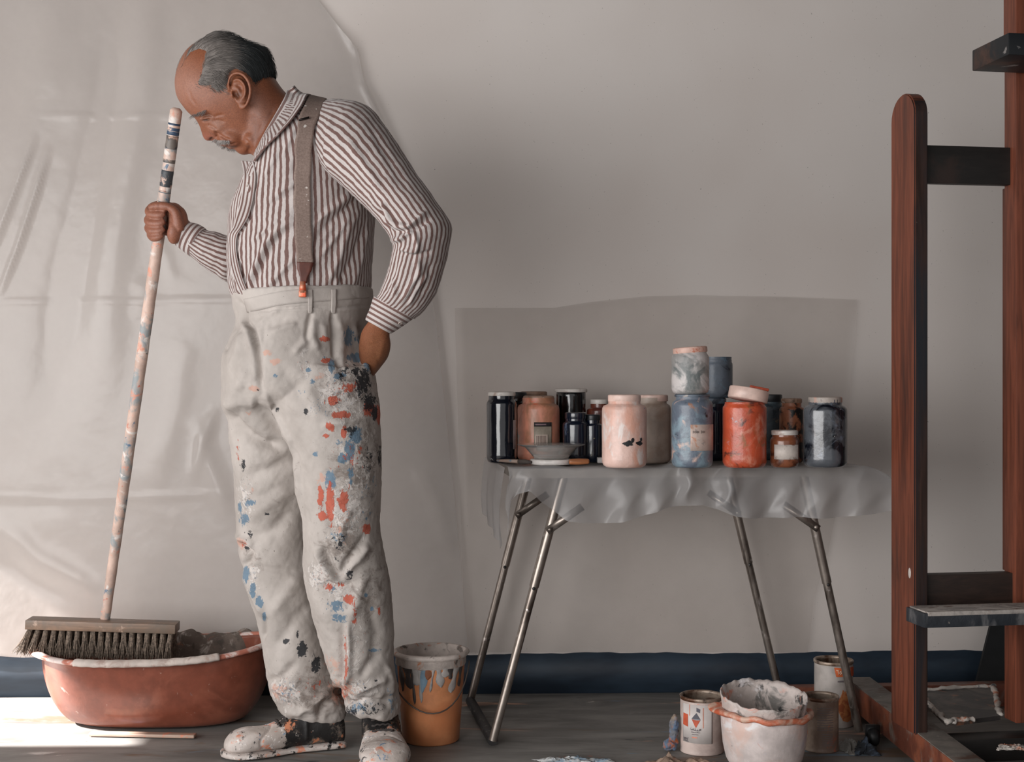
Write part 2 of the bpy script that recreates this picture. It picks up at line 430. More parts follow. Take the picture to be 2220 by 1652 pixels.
# eyelids, brow ridge, cheeks, nose wings, lips, jowl
for sd in (-1, 1):
    B.ell(hp(445, 257, sd*.031), (.0125, .0125, .0095), Matrix.Rotation(math.radians(35), 3, 'Y'))
    B.ell(hp(437, 243, sd*.028), (.017, .016, .0065), Matrix.Rotation(math.radians(25), 3, 'Y'))
    B.ell(hp(476, 272, sd*.030), (.030, .020, .024))
    B.ell(hp(461, 294, sd*.0115), (.0095, .0065, .0080))
    B.ell(hp(500, 298, sd*.026), (.028, .020, .022))
    B.ell(hp(548, 304, sd*.028), (.022, .022, .020))
B.tube([hp(468, 306, y) for y in (-.026, -.012, 0, .012, .026)] , [.0035, .0055, .006, .0055, .0035], 10)
B.tube([hp(x, z, y) for x, z, y in ((506,311,-.024),(494,315,-.012),(490,316,0),(494,315,.012),(506,311,.024))], [.003, .0042, .0045, .0042, .003], 10)
B.tube([hp(x, z, y) for x, z, y in ((509,315,-.022),(501,319,-.012),(499,320,0),(501,319,.012),(509,315,.022))], [.003, .0045, .005, .0045, .003], 10)
B.ell(hp(528, 324, 0), (.018, .020, .013))
# neck, torso core
LN = [sil((500,215),(596,168), 0, .058, 0), sil((520,262),(606,184), 0, .060), sil((537,312),(622,203), 0, .060), sil((553,345),(650,225), 0, .072), sil((565,365),(690,255), 0, .11), sil((560,420),(740,330), 0, .14)]
V, Fc, _ = loft(LN, 48, 40); B.add(V, Fc)
TC = [sil((575,350),(680,245), 0, .10), sil((545,400),(760,300), 0, .16), sil((520,470),(770,430), 0, .145), sil((515,560),(780,560), 0, .135), sil((545,650),(780,640), 0, .12), sil((530,770),(770,770), 0, .12), sil((540,830),(775,830), 0, .10), sil((600,862),(740,862), 0, .06)]
V, Fc, _ = loft(TC, 40, 40); B.add(V, Fc)
# arms
NA = [sil((700,300),(770,250), -.13, .05), sil((760,390),(825,310), -.20, .055), sil((812,455),(890,400), -.23, .052), sil((870,520),(950,470), -.25, .045), sil((866,548),(952,540), -.24, .043), sil((845,610),(915,650), -.20, .038), sil((817,672),(861,704), -.160, .026), sil((799,697),(845,722), -.140, .0280), sil((784,720),(847,748), -.112, .031), sil((778,752),(841,774), -.085, .032), sil((780,785),(824,798), -.060, .027), sil((782,808),(808,818), -.040, .018)]
V, Fc, _ = loft(NA, 40, 80); B.add(V, Fc)
for (a, b_, c_, r) in (((798,800,-.060),(778,845,-.030),(762,872,.0),.0095),((792,802,-.050),(770,852,-.015),(754,884,.015),.010),((786,800,-.040),(762,850,.0),(746,880,.03),.0095),((780,795,-.030),(756,838,.01),(742,864,.04),.0085),((784,765,-.045),(764,795,-.01),(752,820,.02),.011)):
    B.tube([P(a[0], a[1], DR+a[2]), P(b_[0], b_[1], DR+b_[2]), P(c_[0], c_[1], DR+c_[2])], [r, r*.95, r*.75], 12)
FA = [sil((600,330),(680,330), .14, .05), sil((560,470),(640,440), .17, .05), sil((535,560),(600,530), .13, .045), sil((470,560),(500,520), .10, .036), sil((425,540),(445,505), .08, .030), sil((388,522),(405,475), .075, .029)]
V, Fc, _ = loft(FA, 36, 50); B.add(V, Fc)
# gripping hand
HB = .055      # pole axis offset at the fist
def q(px, py, y): return P(px, py, DR+HB+y)
PALM = [list(q(392,497,.02))+list((P(392,497,DR)-P(377,528,DR)))+[0,-.020,0],]
B.ell(q(386, 486, .006), (.023, .026, .042), Matrix.Rotation(math.radians(4), 3, 'Y'))
B.ell(q(379, 503, -.008), (.0175, .020, .028), Matrix.Rotation(math.radians(8), 3, 'Y'))
B.ell(q(379, 462, .008), (.021, .024, .025), Matrix.Rotation(math.radians(-25), 3, 'Y'))
B.ell(q(391, 505, .010), (.022, .024, .026))
B.tube([q(*p) for p in spline([(388,500,-.012),(385,478,-.017),(378,458,-.020),(362,449,-.021),(345,447,-.020),(331,449,-.017),(325,452,-.014)], 20)], [.013, .0125, .0125, .012, .0115, .011, .0105, .0103, .0103, .0105, .0108, .0108, .0105, .0102, .0100, .0098, .0095, .009, .008, .0055], 14)
FING = [((380,450),(344,444),(324,455),(327,464),(344,467),(358,462), .0098), ((380,470),(340,463),(322,474),(325,483),(344,485),(358,479), .0096), ((380,490),(340,481),(322,492),(326,500),(344,501),(357,495), .0092), ((380,508),(342,500),(326,506),(330,515),(343,515),(353,509), .0082)]
FY = (.014, .026, .008, -.010, -.021, -.021)
for fg in FING:
    r = fg[6]; pts = [(fg[i][0], fg[i][1], FY[i]) for i in range(6)]
    pts = spline(pts, 22)
    rr = [r*(1.08 if i in (6, 7, 13, 14) else 1.0)*(1 if i < 18 else 1-.12*(i-17)) for i in range(22)]
    B.tube([q(*p) for p in pts], rr, 14)
# legs and feet cores
for (A_) in ([sil((560,830),(620,830), .05, .05), sil((530,900),(610,900), .06, .055), sil((545,1000),(640,1000), .07, .06), sil((555,1180),(630,1180), .075, .05), sil((590,1330),(665,1330), .08, .05), sil((630,1500),(690,1500), .09, .035), sil((635,1590),(695,1590), .095, .03)],
             [sil((660,860),(760,850), -.04, .06), sil((690,1000),(780,1000), -.04, .06), sil((700,1180),(780,1180), -.03, .05), sil((725,1330),(800,1330), -.01, .05), sil((790,1500),(832,1500), .05, .022), sil((795,1585),(838,1585), .06, .022)]):
    V, Fc, _ = loft(A_, 28, 30); B.add(V, Fc)
BV, BN, BF = fuse(B, 0.0023, 2, .5)
Qf = topx(BV); reg = ((Qf[:, 0] > 370) & (Qf[:, 0] < 640) & (Qf[:, 1] < 350)).astype(float)
reg *= 1-np.exp(-(((Qf[:, 0]-520)/34)**2+((Qf[:, 1]-197)/52)**2)**2)
reg *= 1-.9*np.exp(-(((Qf[:, 0]-450)/14)**2+((Qf[:, 1]-298)/12)**2)**2); reg *= 1-.75*np.exp(-(((Qf[:, 0]-496)/16)**2+((Qf[:, 1]-316)/9)**2)**2)
reg *= 1-.6*np.exp(-(((Qf[:, 0]-443)/13)**2+((Qf[:, 1]-257)/9)**2)**2)
FA_ = np.array([f if len(f) == 4 else tuple(f)+(f[-1],) for f in BF]); ii = np.concatenate([FA_[:, 0], FA_[:, 1], FA_[:, 2], FA_[:, 3]]); jj = np.concatenate([FA_[:, 1], FA_[:, 2], FA_[:, 3], FA_[:, 0]])
I2 = np.concatenate([ii, jj]); J2 = np.concatenate([jj, ii]); cnt = np.bincount(I2, minlength=len(BV)).clip(1)
for _ in range(26):
    mean = np.stack([np.bincount(I2, weights=BV[J2, k], minlength=len(BV)) for k in range(3)], 1)/cnt[:, None]; BV = BV+(mean-BV)*(reg*.6)[:, None]
BN = vnormals(BV, BF)
hdm = (BV[:, 2] > P(0, 350, DR).z) & (BN[:, 1] < .3)
face_cr = [
    ([(432,256),(440,252),(452,250),(461,252)], 3.0, -.0035),      # lid fold
    ([(437,262),(446,262),(455,258)], 2.2, -.0035),                # closed eye line
    ([(449,271),(462,276),(470,282)], 3.5, -.0030), ([(433,258),(440,252),(450,248),(460,247)], 4.5, -.0016), ([(548,246),(557,270),(556,295),(548,318)], 10, -.0032),                # under-eye
    ([(467,287),(476,293),(488,300),(500,305)], 3.5, -.0038),      # cheek fold
    ([(455,301),(461,301)], 2.5, -.0045),                          # nostril
    ([(466,286),(470,292),(469,299)], 2.5, -.003),                 # nose wing edge
    ([(489,319),(500,315),(512,311)], 2.4, -.0045),                # mouth
    ([(536,332),(541,322),(538,310),(530,300)], 4, -.0035),        # chin to jowl
    ([(463,255),(473,250),(484,249)], 3, -.0018), ([(463,261),(474,261),(486,264)], 3, -.0018),
    ([(400,205),(404,222),(416,236)], 3, -.0012), ([(410,196),(414,213),(425,228)], 3, -.0012),
    ([(560,300),(580,262),(596,232)], 5, -.003),
    ([(508,196),(512,207),(517,214)], 4.5, -.007), ([(512,183),(521,188),(524,198)], 3.5, -.004)]
BV = creases(BV, BN, face_cr)
wrist_cr = [([(797,742),(815,765),(822,790)], 5, -.0012), ([(833,735),(826,765),(812,795)], 6, .0014), ([(806,722),(808,745)], 5, .0012),
    ([(361,452),(362,470),(360,500)], 3.5, -.003), ([(367,470),(372,490),(371,512)], 6, .0012), ([(345,440),(346,452)], 2, -.0012), ([(334,441),(335,453)], 2, -.001)]
BV = creases(BV, BN, wrist_cr)
Q = topx(BV); A1 = np.ones((len(BV), 4)); base = np.array([.275, .094, .044]); colr = np.tile(base, (len(BV), 1))
def tint(c, cen, rad, k):
    global colr
    m = np.exp(-(((Q[:, 0]-cen[0])/rad[0])**2+((Q[:, 1]-cen[1])/rad[1])**2))*k; colr = colr*(1-m[:, None])+np.array(c)*m[:, None]
tint((.38, .185, .13), (392, 180), (32, 55), .9); tint((.38, .135, .09), (450, 298), (14, 12), .8); tint((.34, .15, .105), (355, 480), (45, 60), .8)
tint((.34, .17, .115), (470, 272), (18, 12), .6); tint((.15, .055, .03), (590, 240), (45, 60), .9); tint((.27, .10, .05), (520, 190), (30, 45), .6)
tint((.085, .04, .025), (446, 251), (13, 5), .6); tint((.33, .16, .10), (500, 320), (12, 5), .5); tint((.25, .105, .05), (815, 770), (50, 70), .8)  # the dark eye-socket tint is shade under the brow, painted into the skin
tint((.06, .02, .012), (459, 300), (5, 3), .9); tint((.03, .018, .014), (446, 260), (10, 2.4), .9); tint((.09, .03, .02), (500, 317), (12, 2.2), .85); tint((.31, .13, .09), (500, 322), (9, 3), .6); tint((.16, .06, .035), (556, 290), (10, 30), .5); tint((.07, .03, .02), (517, 205), (5, 9), .8)  # nostril, jaw edge and ear hollow get painted-in shade as well
A1[:, :3] = np.clip(colr*.84*(1+0.07*fnoise(BV, 90, 3))[:, None], 0, 1)
mskin, nt, b = newmat('skin')
at = nd(nt, 'ShaderNodeVertexColor', layer_name='Col'); v = coords(nt); f = noise(nt, v, 350, 4, .7)
c = mixc(nt, step(nt, f, .3, .7), lin((60, 30, 20)), lin((255, 250, 245))); mm = nd(nt, 'ShaderNodeMix', data_type='RGBA', blend_type='SOFT_LIGHT')
mm.inputs[0].default_value = .25; nt.links.new(at.outputs[0], mm.inputs[6]); nt.links.new(c, mm.inputs[7]); nt.links.new(mm.outputs[2], b.inputs['Base Color'])
b.inputs['Roughness'].default_value = .5; b.inputs['Subsurface Weight'].default_value = .12; b.inputs['Subsurface Radius'].default_value = (.01, .004, .002); b.inputs['Subsurface Scale'].default_value = 1.0
bump(nt, b, f, .35, .0012)
person = mk('person', BV, BF, mskin, origin=(P(680, 1100, DR).x, DR, 0), attrs={'Col': A1})
props(person, 'man with grey hair, moustache, striped shirt and paint-splattered trousers, looking down at his broom', 'person')

# ---- hair
hm, nt, bh = newmat('hair')
at = nd(nt, 'ShaderNodeVertexColor', layer_name='Col'); nt.links.new(at.outputs[0], bh.inputs['Base Color']); bh.inputs['Roughness'].default_value = .75
HAIRP = [(383,165),(388,139),(402,106),(419,86),(448,70),(474,64),(495,66),(530,84),(560,96),(580,100),(592,118),(600,139),(603,165),(598,178),(588,180),(581,180),(565,184),(557,186),(545,184),(540,172),(531,160),(512,152),(500,160),(495,172),(494,184),(500,215),(502,232),(497,237),(490,232),(481,219),(464,209),(448,204),(434,200),(426,190),(424,174),(431,150),(437,128),(440,109),(428,104),(412,112),(400,128),(390,148)]
def haircol(Qp):
    x, y = Qp[:, 0], Qp[:, 1]
    dark = np.clip((x-470)/55, 0, 1)*np.clip((x-470)/55, 0, 1); top = np.clip((100-y)/25, 0, 1)*np.clip((x-440)/40, 0, 1)*.55
    k = np.clip(dark+top, 0, 1); k = np.where((y > 190) & (x < 530), 0.0, k)
    g1 = np.array([.175, .155, .142]); d1 = np.array([.014, .017, .018]); return g1*(1-k[:, None])+d1*k[:, None]
Vo, T2, PH2 = head_verts(260, 110, R_H, R_H, H=.085)
Vi, _, _ = head_verts(260, 110, R_B, R_B, H=.072)
Vo = Vo.reshape(-1, 3); Vi = Vi.reshape(-1, 3)
# silhouette pixels without perspective of side offset: use the centre plane mapping
Dn = DR+HD-np.abs(Vo[:, 1]-DR-HD); Qc = np.stack([CX+Vo[:, 0]/Dn*F, CY-(Vo[:, 2]-CAM_Z)/Dn*F], 1)
ins = in_poly(Qc, HAIRP)
d, _, _ = dist_poly(Qc, HAIRP+[HAIRP[0]])
rim = np.hypot(Qc[:, 0]-HC[0], Qc[:, 1]-HC[1]); 
ysd = np.abs(Vo[:, 1]-DR-HD)
edge = np.where(ins, np.clip(d/11, 0, 1), 0.0); edge = np.where((ysd < .05) & ins & (Qc[:, 0] > 400), np.maximum(edge, np.clip((.05-ysd)/.02, 0, 1)*np.clip((Qc[:, 0]-408)/60, 0, 1)), edge)
wav = fnoise(Vo, 55, 2)*.0022+fnoise(Vo*np.array([1, 1, 2.2]), 150, 5)*.0009
cen = np.array([P(HC[0], HC[1], DR).x, DR, P(HC[0], HC[1], DR).z]); dirn = Vo-cen; dirn /= np.linalg.norm(dirn, axis=1)[:, None]
Vc = Vi*(1-edge[:, None])+Vo*edge[:, None]+dirn*(wav*edge)[:, None]
Fg = [f for f in grid_faces(260, 110) if ins[f[0]] and ins[f[1]] and ins[f[2]] and ins[f[3]]]
used = sorted(set(i for f in Fg for i in f)); mp = {a: i for i, a in enumerate(used)}
Vc2 = Vc[used]; Fg = [tuple(mp[i] for i in f) for f in Fg]
A_ = np.ones((len(Vc2), 4)); A_[:, :3] = haircol(Qc[used])*(1+.35*fnoise(Vc2, 120, 8))[:, None]; A_ = np.clip(A_, 0, 1)
hair = mk('hair', Vc2, Fg, hm, parent=person, attrs={'Col': A_})
bvh = BVHTree.FromPolygons([Vector(v) for v in Vc2], Fg)
bvb = BVHTree.FromPolygons([Vector(v) for v in BV[::1]], BF) 
SV = []; SF = []; SCc = []
def strand(pts, r0, col):
    n = len(pts); b0 = len(SV)
    for i, p in enumerate(pts):
        r = r0*(1-.75*(i/(n-1))**2); t = (pts[min(i+1, n-1)]-pts[max(i-1, 0)]).normalized(); a = t.cross(Vector((.3, 1, .2))).normalized(); bb = a.cross(t)
        for k in range(3): th = 2.094*k; SV.append(p+a*(math.cos(th)*r)+bb*(math.sin(th)*r)); SCc.append(col)
    for i in range(n-1):
        for k in range(3): k2 = (k+1) % 3; SF.append((b0+i*3+k, b0+i*3+k2, b0+(i+1)*3+k2, b0+(i+1)*3+k))
cand = [i for i in range(len(used)) if edge[used[i]] > .15]
for s_ in range(3000):
    i = random.choice(cand); p = Vector(Vc2[i]); pts = []
    L = random.uniform(.018, .04); nst = 7; lift = random.uniform(.0005, .0022); curl = random.uniform(-1, 1)
    px, py = CX+p.x/p.y*F, CY-(p.z-CAM_Z)/p.y*F
    if px < 500 and py > 150: L *= .55
    if p.y > DR-.035 and px < 470: continue
    for k in range(nst):
        px, py = CX+p.x/p.y*F, CY-(p.z-CAM_Z)/p.y*F
        dx, dy = px-495, py-185; L0 = math.hypot(dx, dy) or 1; tx, ty = -dy/L0, dx/L0
        wgt = min(max((-dy-10)/60, 0), 1) if dx < 0 else 1
        fx = tx*wgt+.75*(1-wgt); fy = ty*wgt+.45*(1-wgt)
        if px < 505 and py > 150: fx, fy = .75+.25*math.sin(k*.9+py*.10), .45*math.cos(k*.8+px*.06)+.35
        dv = Vector((fx, curl*.12*math.sin(k), -fy)).normalized()
        hit = bvh.find_nearest(p); n_ = hit[1]
        if n_.dot(p-Vector(cen)) < 0: n_ = -n_
        pts.append(hit[0]+n_*(lift*(k+.6)/2)); p = hit[0]+(dv-n_*dv.dot(n_))*(L/nst)
    qx = np.array([[CX+pts[0].x/pts[0].y*F, CY-(pts[0].z-CAM_Z)/pts[0].y*F]]); cc = haircol(qx)[0]*random.uniform(.6, 1.7); strand(pts, .00042, (min(cc[0], 1), min(cc[1], 1), min(cc[2], 1), 1))
# thin combed strands over the forehead
for s_ in range(420):
    y = random.uniform(-.055, .055); t = random.random(); 
    X0 = 384+t*30; Y0 = 172-t*66
    pts = []; up = random.uniform(.001, .006)
    for k in range(7):
        th = math.atan2(Y0-HC[1], X0-HC[0])+k*.085*random.uniform(.9, 1.1); R = R_S(th)
        sn = math.sqrt(max(0.05, 1-(y/.079)**2)); R = R*sn+ up/pxm*.8*math.sin(math.pi*(k+.5)/7)
        pts.append(P(HC[0]+math.cos(th)*R, HC[1]+math.sin(th)*R, DR+y))
    g0 = random.uniform(.16, .42); strand(pts, .00033, (g0, g0*.93, g0*.88, 1))
mk('hair_strands', SV, SF, hm, parent=hair, attrs={'Col': np.array(SCc)})['kind'] = 'stuff'
def surf(px, py, bv, d0=DR, miss=None):
    o_ = Vector((0, 0, CAM_Z)); dr = (P(px, py, 3)-o_).normalized(); h = bv.ray_cast(o_, dr); 
    return (h[0], h[1]) if h[0] is not None else (P(px, py, d0), Vector((0, -1, 0)))
def hairs(name, region, n, L, dirf, colf, r=.0004, both=True):
    global SV, SF, SCc
    SV = []; SF = []; SCc = []
    for i in range(n):
        px, py = region(); s, nn = surf(px, py, bvb)
        if not (s.y < DR+.05): continue
        pts = []; dv = Vector(dirf(px, py)).normalized()
        for k in range(5): pts.append(s+nn*(.0008+.0012*k*random.uniform(.6, 1.1))+dv*(L*k/4)*random.uniform(.9, 1.1))
        cc = colf(); strand(pts, r, cc)
    mk(name, SV, SF, hm, parent=person, attrs={'Col': np.array(SCc)})
    return mk(name, [Vector((p.x, 2*DR-p.y, p.z)) for p in SV], [f[::-1] for f in SF], hm, parent=person, attrs={'Col': np.array(SCc)})
def gl(a, b_): 
    v_ = random.uniform(a, b_); return (v_, v_*.94, v_*.9, 1)
def reg_brow():
    t = random.random(); return 418+t*30+random.uniform(-1, 1), 250-t*10+random.uniform(-3, 3)
hairs('eyebrow', reg_brow, 75, .008, lambda x, y: (-.5+random.uniform(-.5, .6), -.5, -.75+random.uniform(-.3, .4)), lambda: gl(.16, .36))
def reg_mou():
    t = random.random(); return 465+t*32, 304+t*3+random.uniform(-2.5, 2)+t*(1-t)*3
hairs('moustache', reg_mou, 240, .0065, lambda x, y: (-.1+random.uniform(-.4, .6)+(x-480)*.02, -.35, -.9), lambda: gl(.30, .62), r=.00042)

# ---- shirt
STRIPE = ((204, 196, 192), (112, 84, 78))
def stripemat(name, count, axis=0, duty=.46, dens=None, wob=.05):
    m, nt, b = newmat(name); t = nd(nt, 'ShaderNodeTexCoord'); sp = nd(nt, 'ShaderNodeSeparateXYZ'); nt.links.new(t.outputs['UV'], sp.inputs[0])
    u = math_(nt, 'MULTIPLY', sp.outputs[axis], count); o_ = coords(nt)
    u = math_(nt, 'ADD', u, math_(nt, 'MULTIPLY', noise(nt, o_, 45, 2), wob*8))
    fr = math_(nt, 'FRACT', u); a = math_(nt, 'ABSOLUTE', math_(nt, 'SUBTRACT', fr, .5))
    s = step(nt, a, duty/2-.05, duty/2+.05); wv = noise(nt, o_, 900, 2); 
    dk = mixc(nt, step(nt, wv, .35, .65), lin((120, 92, 86)), lin((100, 72, 66))); lt = mixc(nt, step(nt, wv, .3, .7), lin((200, 192, 189)), lin((184, 176, 173)))
    nt.links.new(mixc(nt, s, dk, lt), b.inputs['Base Color']); b.inputs['Roughness'].default_value = .85; b.inputs['Sheen Weight'].default_value = .15
    bump(nt, b, noise(nt, o_, 70, 4), .25, .004); return m
ms_t = stripemat('striped_cotton', 76); ms_a = stripemat('striped_cotton_sleeve', 34); ms_c = stripemat('striped_cotton_cuff', 88, axis=1, wob=.01); ms_p = stripemat('striped_cotton_placket', 3.0, wob=.01)
SH = [sil((578,322),(645,212), 0, .075), sil((566,335),(672,216), 0, .100), sil((556,350),(705,222), 0, .130), sil((546,372),(748,240), 0, .165), sil((530,400),(778,278), 0, .180), sil((514,432),(800,335), 0, .178), sil((501,468),(808,408), 0, .165), sil((496,515),(812,480), 0, .158), sil((495,560),(808,540), 0, .155), sil((497,600),(805,585), 0, .152), sil((503,638),(803,622), 0, .148), sil((522,660),(792,646), 0, .135), sil((535,680),(780,670), 0, .12)]
V, Fc, uv = loft(SH, 300, 190, cap=False, sq=.92); N = vnormals(V, Fc)
sh_cr = [([(540,634),(546,600),(559,569),(577,530),(601,499),(640,478)], 8, .010), ([(552,610),(566,580),(590,530),(622,500)], 8, -.006), ([(545,525),(570,505),(595,483),(640,466)], 7, .007), ([(560,640),(600,600),(643,553)], 7, .006),
    ([(677,490),(710,460),(737,441),(764,417)], 7, .007), ([(680,520),(730,470),(770,430)], 7, -.006), ([(706,620),(735,560),(752,502),(783,447)], 8, .007), ([(690,560),(730,510),(765,455)], 6, .005), ([(730,620),(765,560),(790,490)], 7, -.006),
    ([(760,630),(785,560),(800,480)], 7, .005), ([(600,420),(625,405),(640,400)], 6, .005), ([(575,450),(610,432),(640,425)], 6, -.004), ([(575,380),(590,352),(600,330)], 6, .004), ([(612,340),(630,300),(640,280)], 6, .004),
    ([(638,378),(641,352),(648,330)], 5, -.003), ([(605,390),(640,386),(680,388),(735,389)], 2.2, .0022, 's'), ([(572,480),(590,470),(620,460),(640,455)], 5, .004), ([(505,600),(520,560),(522,530)], 5, .004),
    ([(545,338),(552,372),(549,410),(545,440),(538,470),(525,492),(512,508),(509,530),(513,560),(522,595),(535,630),(545,652)], 5, -.012), ([(535,430),(520,470),(510,500)], 6, .006), ([(507,560),(510,600),(520,640)], 5, .005), ([(710,636),(725,625),(735,600)], 5, .006)]
V = creases(V, N, sh_cr); N = vnormals(V, Fc)
V = V+N*(fnoise(V*np.array([1, 1, .7]), 34, 4)*.0022+fnoise(V, 80, 9, 2)*.0009)[:, None]
shirt = mk('shirt', V, Fc, ms_t, parent=person, uv=uv)
shirt_V, shirt_F = V, Fc; bvs = BVHTree.FromPolygons([Vector(v) for v in V], Fc)
# near sleeve
def svec(l, r, dyl, dyr, b):
    A = P(l[0], l[1], DR+dyl); Bp = P(r[0], r[1], DR+dyr); c = (A+Bp)/2; ax = (Bp-A)/2; return list(c)+list(ax)+[0, -b, 0]
SL = [svec((672,300),(715,216), -.10, -.06, .06), svec((690,345),(762,220), -.135, -.10, .085), svec((706,372),(803,234), -.165, -.12, .092), svec((738,400),(838,276), -.19, -.15, .088), svec((768,428),(868,322), -.21, -.18, .083), svec((800,458),(902,374), -.23, -.21, .078), svec((828,490),(938,425), -.25, -.235, .074), svec((846,517),(968,468), -.26, -.25, .070), svec((852,536),(979,495), -.26, -.25, .068), svec((849,553),(974,535), -.25, -.24, .066), svec((842,580),(964,580), -.235, -.225, .062), svec((833,610),(950,625), -.22, -.21, .058), svec((823,635),(925,668), -.20, -.195, .052), svec((813,648),(900,692), -.18, -.18, .046)]
V, Fc, uv = loft(SL, 200, 200, cap=False); N = vnormals(V, Fc)
sl_cr = [([(846,470),(862,490),(885,492),(905,475),(925,460)], 6, .010), ([(852,500),(875,505),(900,492),(930,478)], 5, -.009), ([(850,520),(868,518),(884,503),(896,505)], 5, .009), ([(830,440),(842,465),(850,490)], 5, .008), ([(822,452),(838,480),(846,500)], 4, -.008),
    ([(898,505),(905,530),(900,545),(867,541)], 5, .007), ([(866,545),(895,555),(940,545)], 5, -.005), ([(905,560),(908,590),(890,620),(873,650)], 6, .006), ([(930,570),(930,600),(910,640)], 7, -.004), ([(850,600),(858,640)], 5, .005), ([(836,640),(850,600),(858,570)], 5, -.004), ([(885,665),(900,630),(930,590)], 5, .005),
    ([(735,330),(760,375),(790,410),(815,430)], 9, -.005), ([(750,300),(790,360),(830,420)], 10, .005), ([(800,270),(840,340),(880,410)], 10, -.003), ([(716,250),(706,300),(702,345),(715,375)], 3, .003, 's')]
V = creases(V, N, sl_cr); N = vnormals(V, Fc); V = V+N*(fnoise(V, 40, 6)*.0018+fnoise(V, 90, 1, 2)*.0008)[:, None]
mk('sleeve', V, Fc, ms_a, parent=shirt, uv=uv)
CU = [svec((812,643),(896,690), -.182, -.182, .043), svec((809,646),(893,693), -.180, -.180, .045), svec((802,668),(872,708), -.168, -.168, .040), svec((793,690),(850,722), -.160, -.160, .036), svec((795,693),(848,722), -.160, -.160, .032), svec((803,680),(862,712), -.165, -.165, .032)]
V, Fc, uv = loft(CU, 96, 36, cap=False); cu = mk('cuff', V, Fc, ms_c, parent=shirt, uv=uv)
bt = Geo(); bvc = BVHTree.FromPolygons([Vector(v) for v in V], Fc)
def button(px, py, bv, par, r=.005, mat=None):
    s, n_ = surf(px, py, bv); 
    if n_.y > 0: n_ = -n_
    M = Matrix.Translation(s) @ n_.to_track_quat('Z', 'Y').to_matrix().to_4x4(); g = Geo(); g.lathe([(0, 0), (r, 0), (r, .0014), (r*.8, .002), (r*.6, .0014), (0, .0014)], 16, M=M)
    return mk('button', g.V, g.F, mat, parent=par)
mbtn = simple('button_plastic', (190, 176, 168), .3)
button(868, 700, bvc, shirt, mat=mbtn)
# far sleeve and cuff
FS = [svec((560,350),(640,330), .12, .12, .07), svec((530,430),(620,420), .16, .16, .07), svec((525,560),(600,500), .15, .15, .07), svec((500,612),(530,505), .12, .12, .062), svec((470,597),(500,512), .10, .10, .056), svec((445,582),(468,503), .09, .09, .050), svec((425,566),(442,496), .085, .085, .044), svec((409,552),(430,490), .08, .08, .040)]
V, Fc, uv = loft(FS, 160, 120, cap=False); N = vnormals(V, Fc)
V = creases(V, N, [([(445,510),(440,540),(460,570),(490,590)], 5, .006), ([(465,512),(470,545),(490,565)], 5, -.006), ([(430,525),(445,560),(470,580)], 4, -.004), ([(485,520),(480,550),(495,575)], 5, .005), ([(455,500),(470,520),(495,535)], 4, .004)])
N = vnormals(V, Fc); V = V+N*(fnoise(V, 60, 6)*.0022)[:, None]
mk('sleeve', V, Fc, stripemat('striped_cotton_far', 26), parent=shirt, uv=uv)
CU = [svec((409,554),(446,497), .08, .08, .036), svec((412,556),(444,494), .08, .08, .041), svec((397,545),(430,486), .077, .077, .038), svec((382,533),(413,482), .075, .075, .034), svec((384,531),(411,485), .075, .075, .031), svec((398,540),(424,490), .075, .075, .030)]
V, Fc, uv = loft(CU, 96, 36, cap=False); mk('cuff', V, Fc, ms_c, parent=shirt, uv=uv)
# collar
def ribbon(name, rows, mat, parent, m=60, k=10, thick=.0015, uvs=(1, 1), bulge=0.0):
    """rows: list of (edgeA point, edgeB point)"""
    A = spline([a for a, b_ in rows], m); Bq = spline([b_ for a, b_ in rows], m); V = []; Fc = []; uv = []
    Nrm = vnormals(np.concatenate([A, Bq]), [(i, i+1, m+i+1, m+i) for i in range(m-1)])
    for i in range(m):
        for j in range(k):
            t = j/(k-1); V.append(A[i]*(1-t)+Bq[i]*t+Nrm[i]*bulge*math.sin(math.pi*t))
    for i in range(m-1):
        for j in range(k-1):
            Fc.append((i*k+j, (i+1)*k+j, (i+1)*k+j+1, i*k+j+1)); uv += [(j/(k-1)*uvs[0], i/(m-1)*uvs[1]), (j/(k-1)*uvs[0], (i+1)/(m-1)*uvs[1]), ((j+1)/(k-1)*uvs[0], (i+1)/(m-1)*uvs[1]), ((j+1)/(k-1)*uvs[0], i/(m-1)*uvs[1])]
    o = mk(name, np.array(V), Fc, mat, parent=parent, uv=uv); md = o.modifiers.new('t', 'SOLIDIFY'); md.thickness = thick; md.offset = 0
    return o
top = [(552,338,-.022),(566,318,-.040),(580,290,-.056),(598,256,-.068),(613,224,-.066),(624,200,-.052),(633,189,-.028),(637,186,0)]
bot = [(560,352,-.045),(583,322,-.080),(604,302,-.105),(634,270,-.122),(655,240,-.118),(666,218,-.090),(672,208,-.048),(674,206,0)]
top = top+[(a, b_, -c_) for a, b_, c_ in reversed(top[:-1])]; bot = bot+[(a, b_, -c_) for a, b_, c_ in reversed(bot[:-1])]
def colpt(a, bv, off):
    if a[2] <= -.03:
        s, n_ = surf(a[0], a[1], bv); n_ = -n_ if n_.y > 0 else n_
        if abs(s.y-DR) < .3: return s+n_*off
    if a[2] >= .03:
        p = colpt((a[0], a[1], -a[2]), bv, off); return Vector((p.x, 2*DR-p.y, p.z))
    return P(a[0], a[1], DR+a[2])
ribbon('collar', [(colpt(a, bvb, .006), colpt(b_, bvs, .011)) for a, b_ in zip(top, bot)], stripemat('striped_cotton_collar', 4.2, wob=.03), shirt, m=120, k=14, thick=.004, bulge=.006)
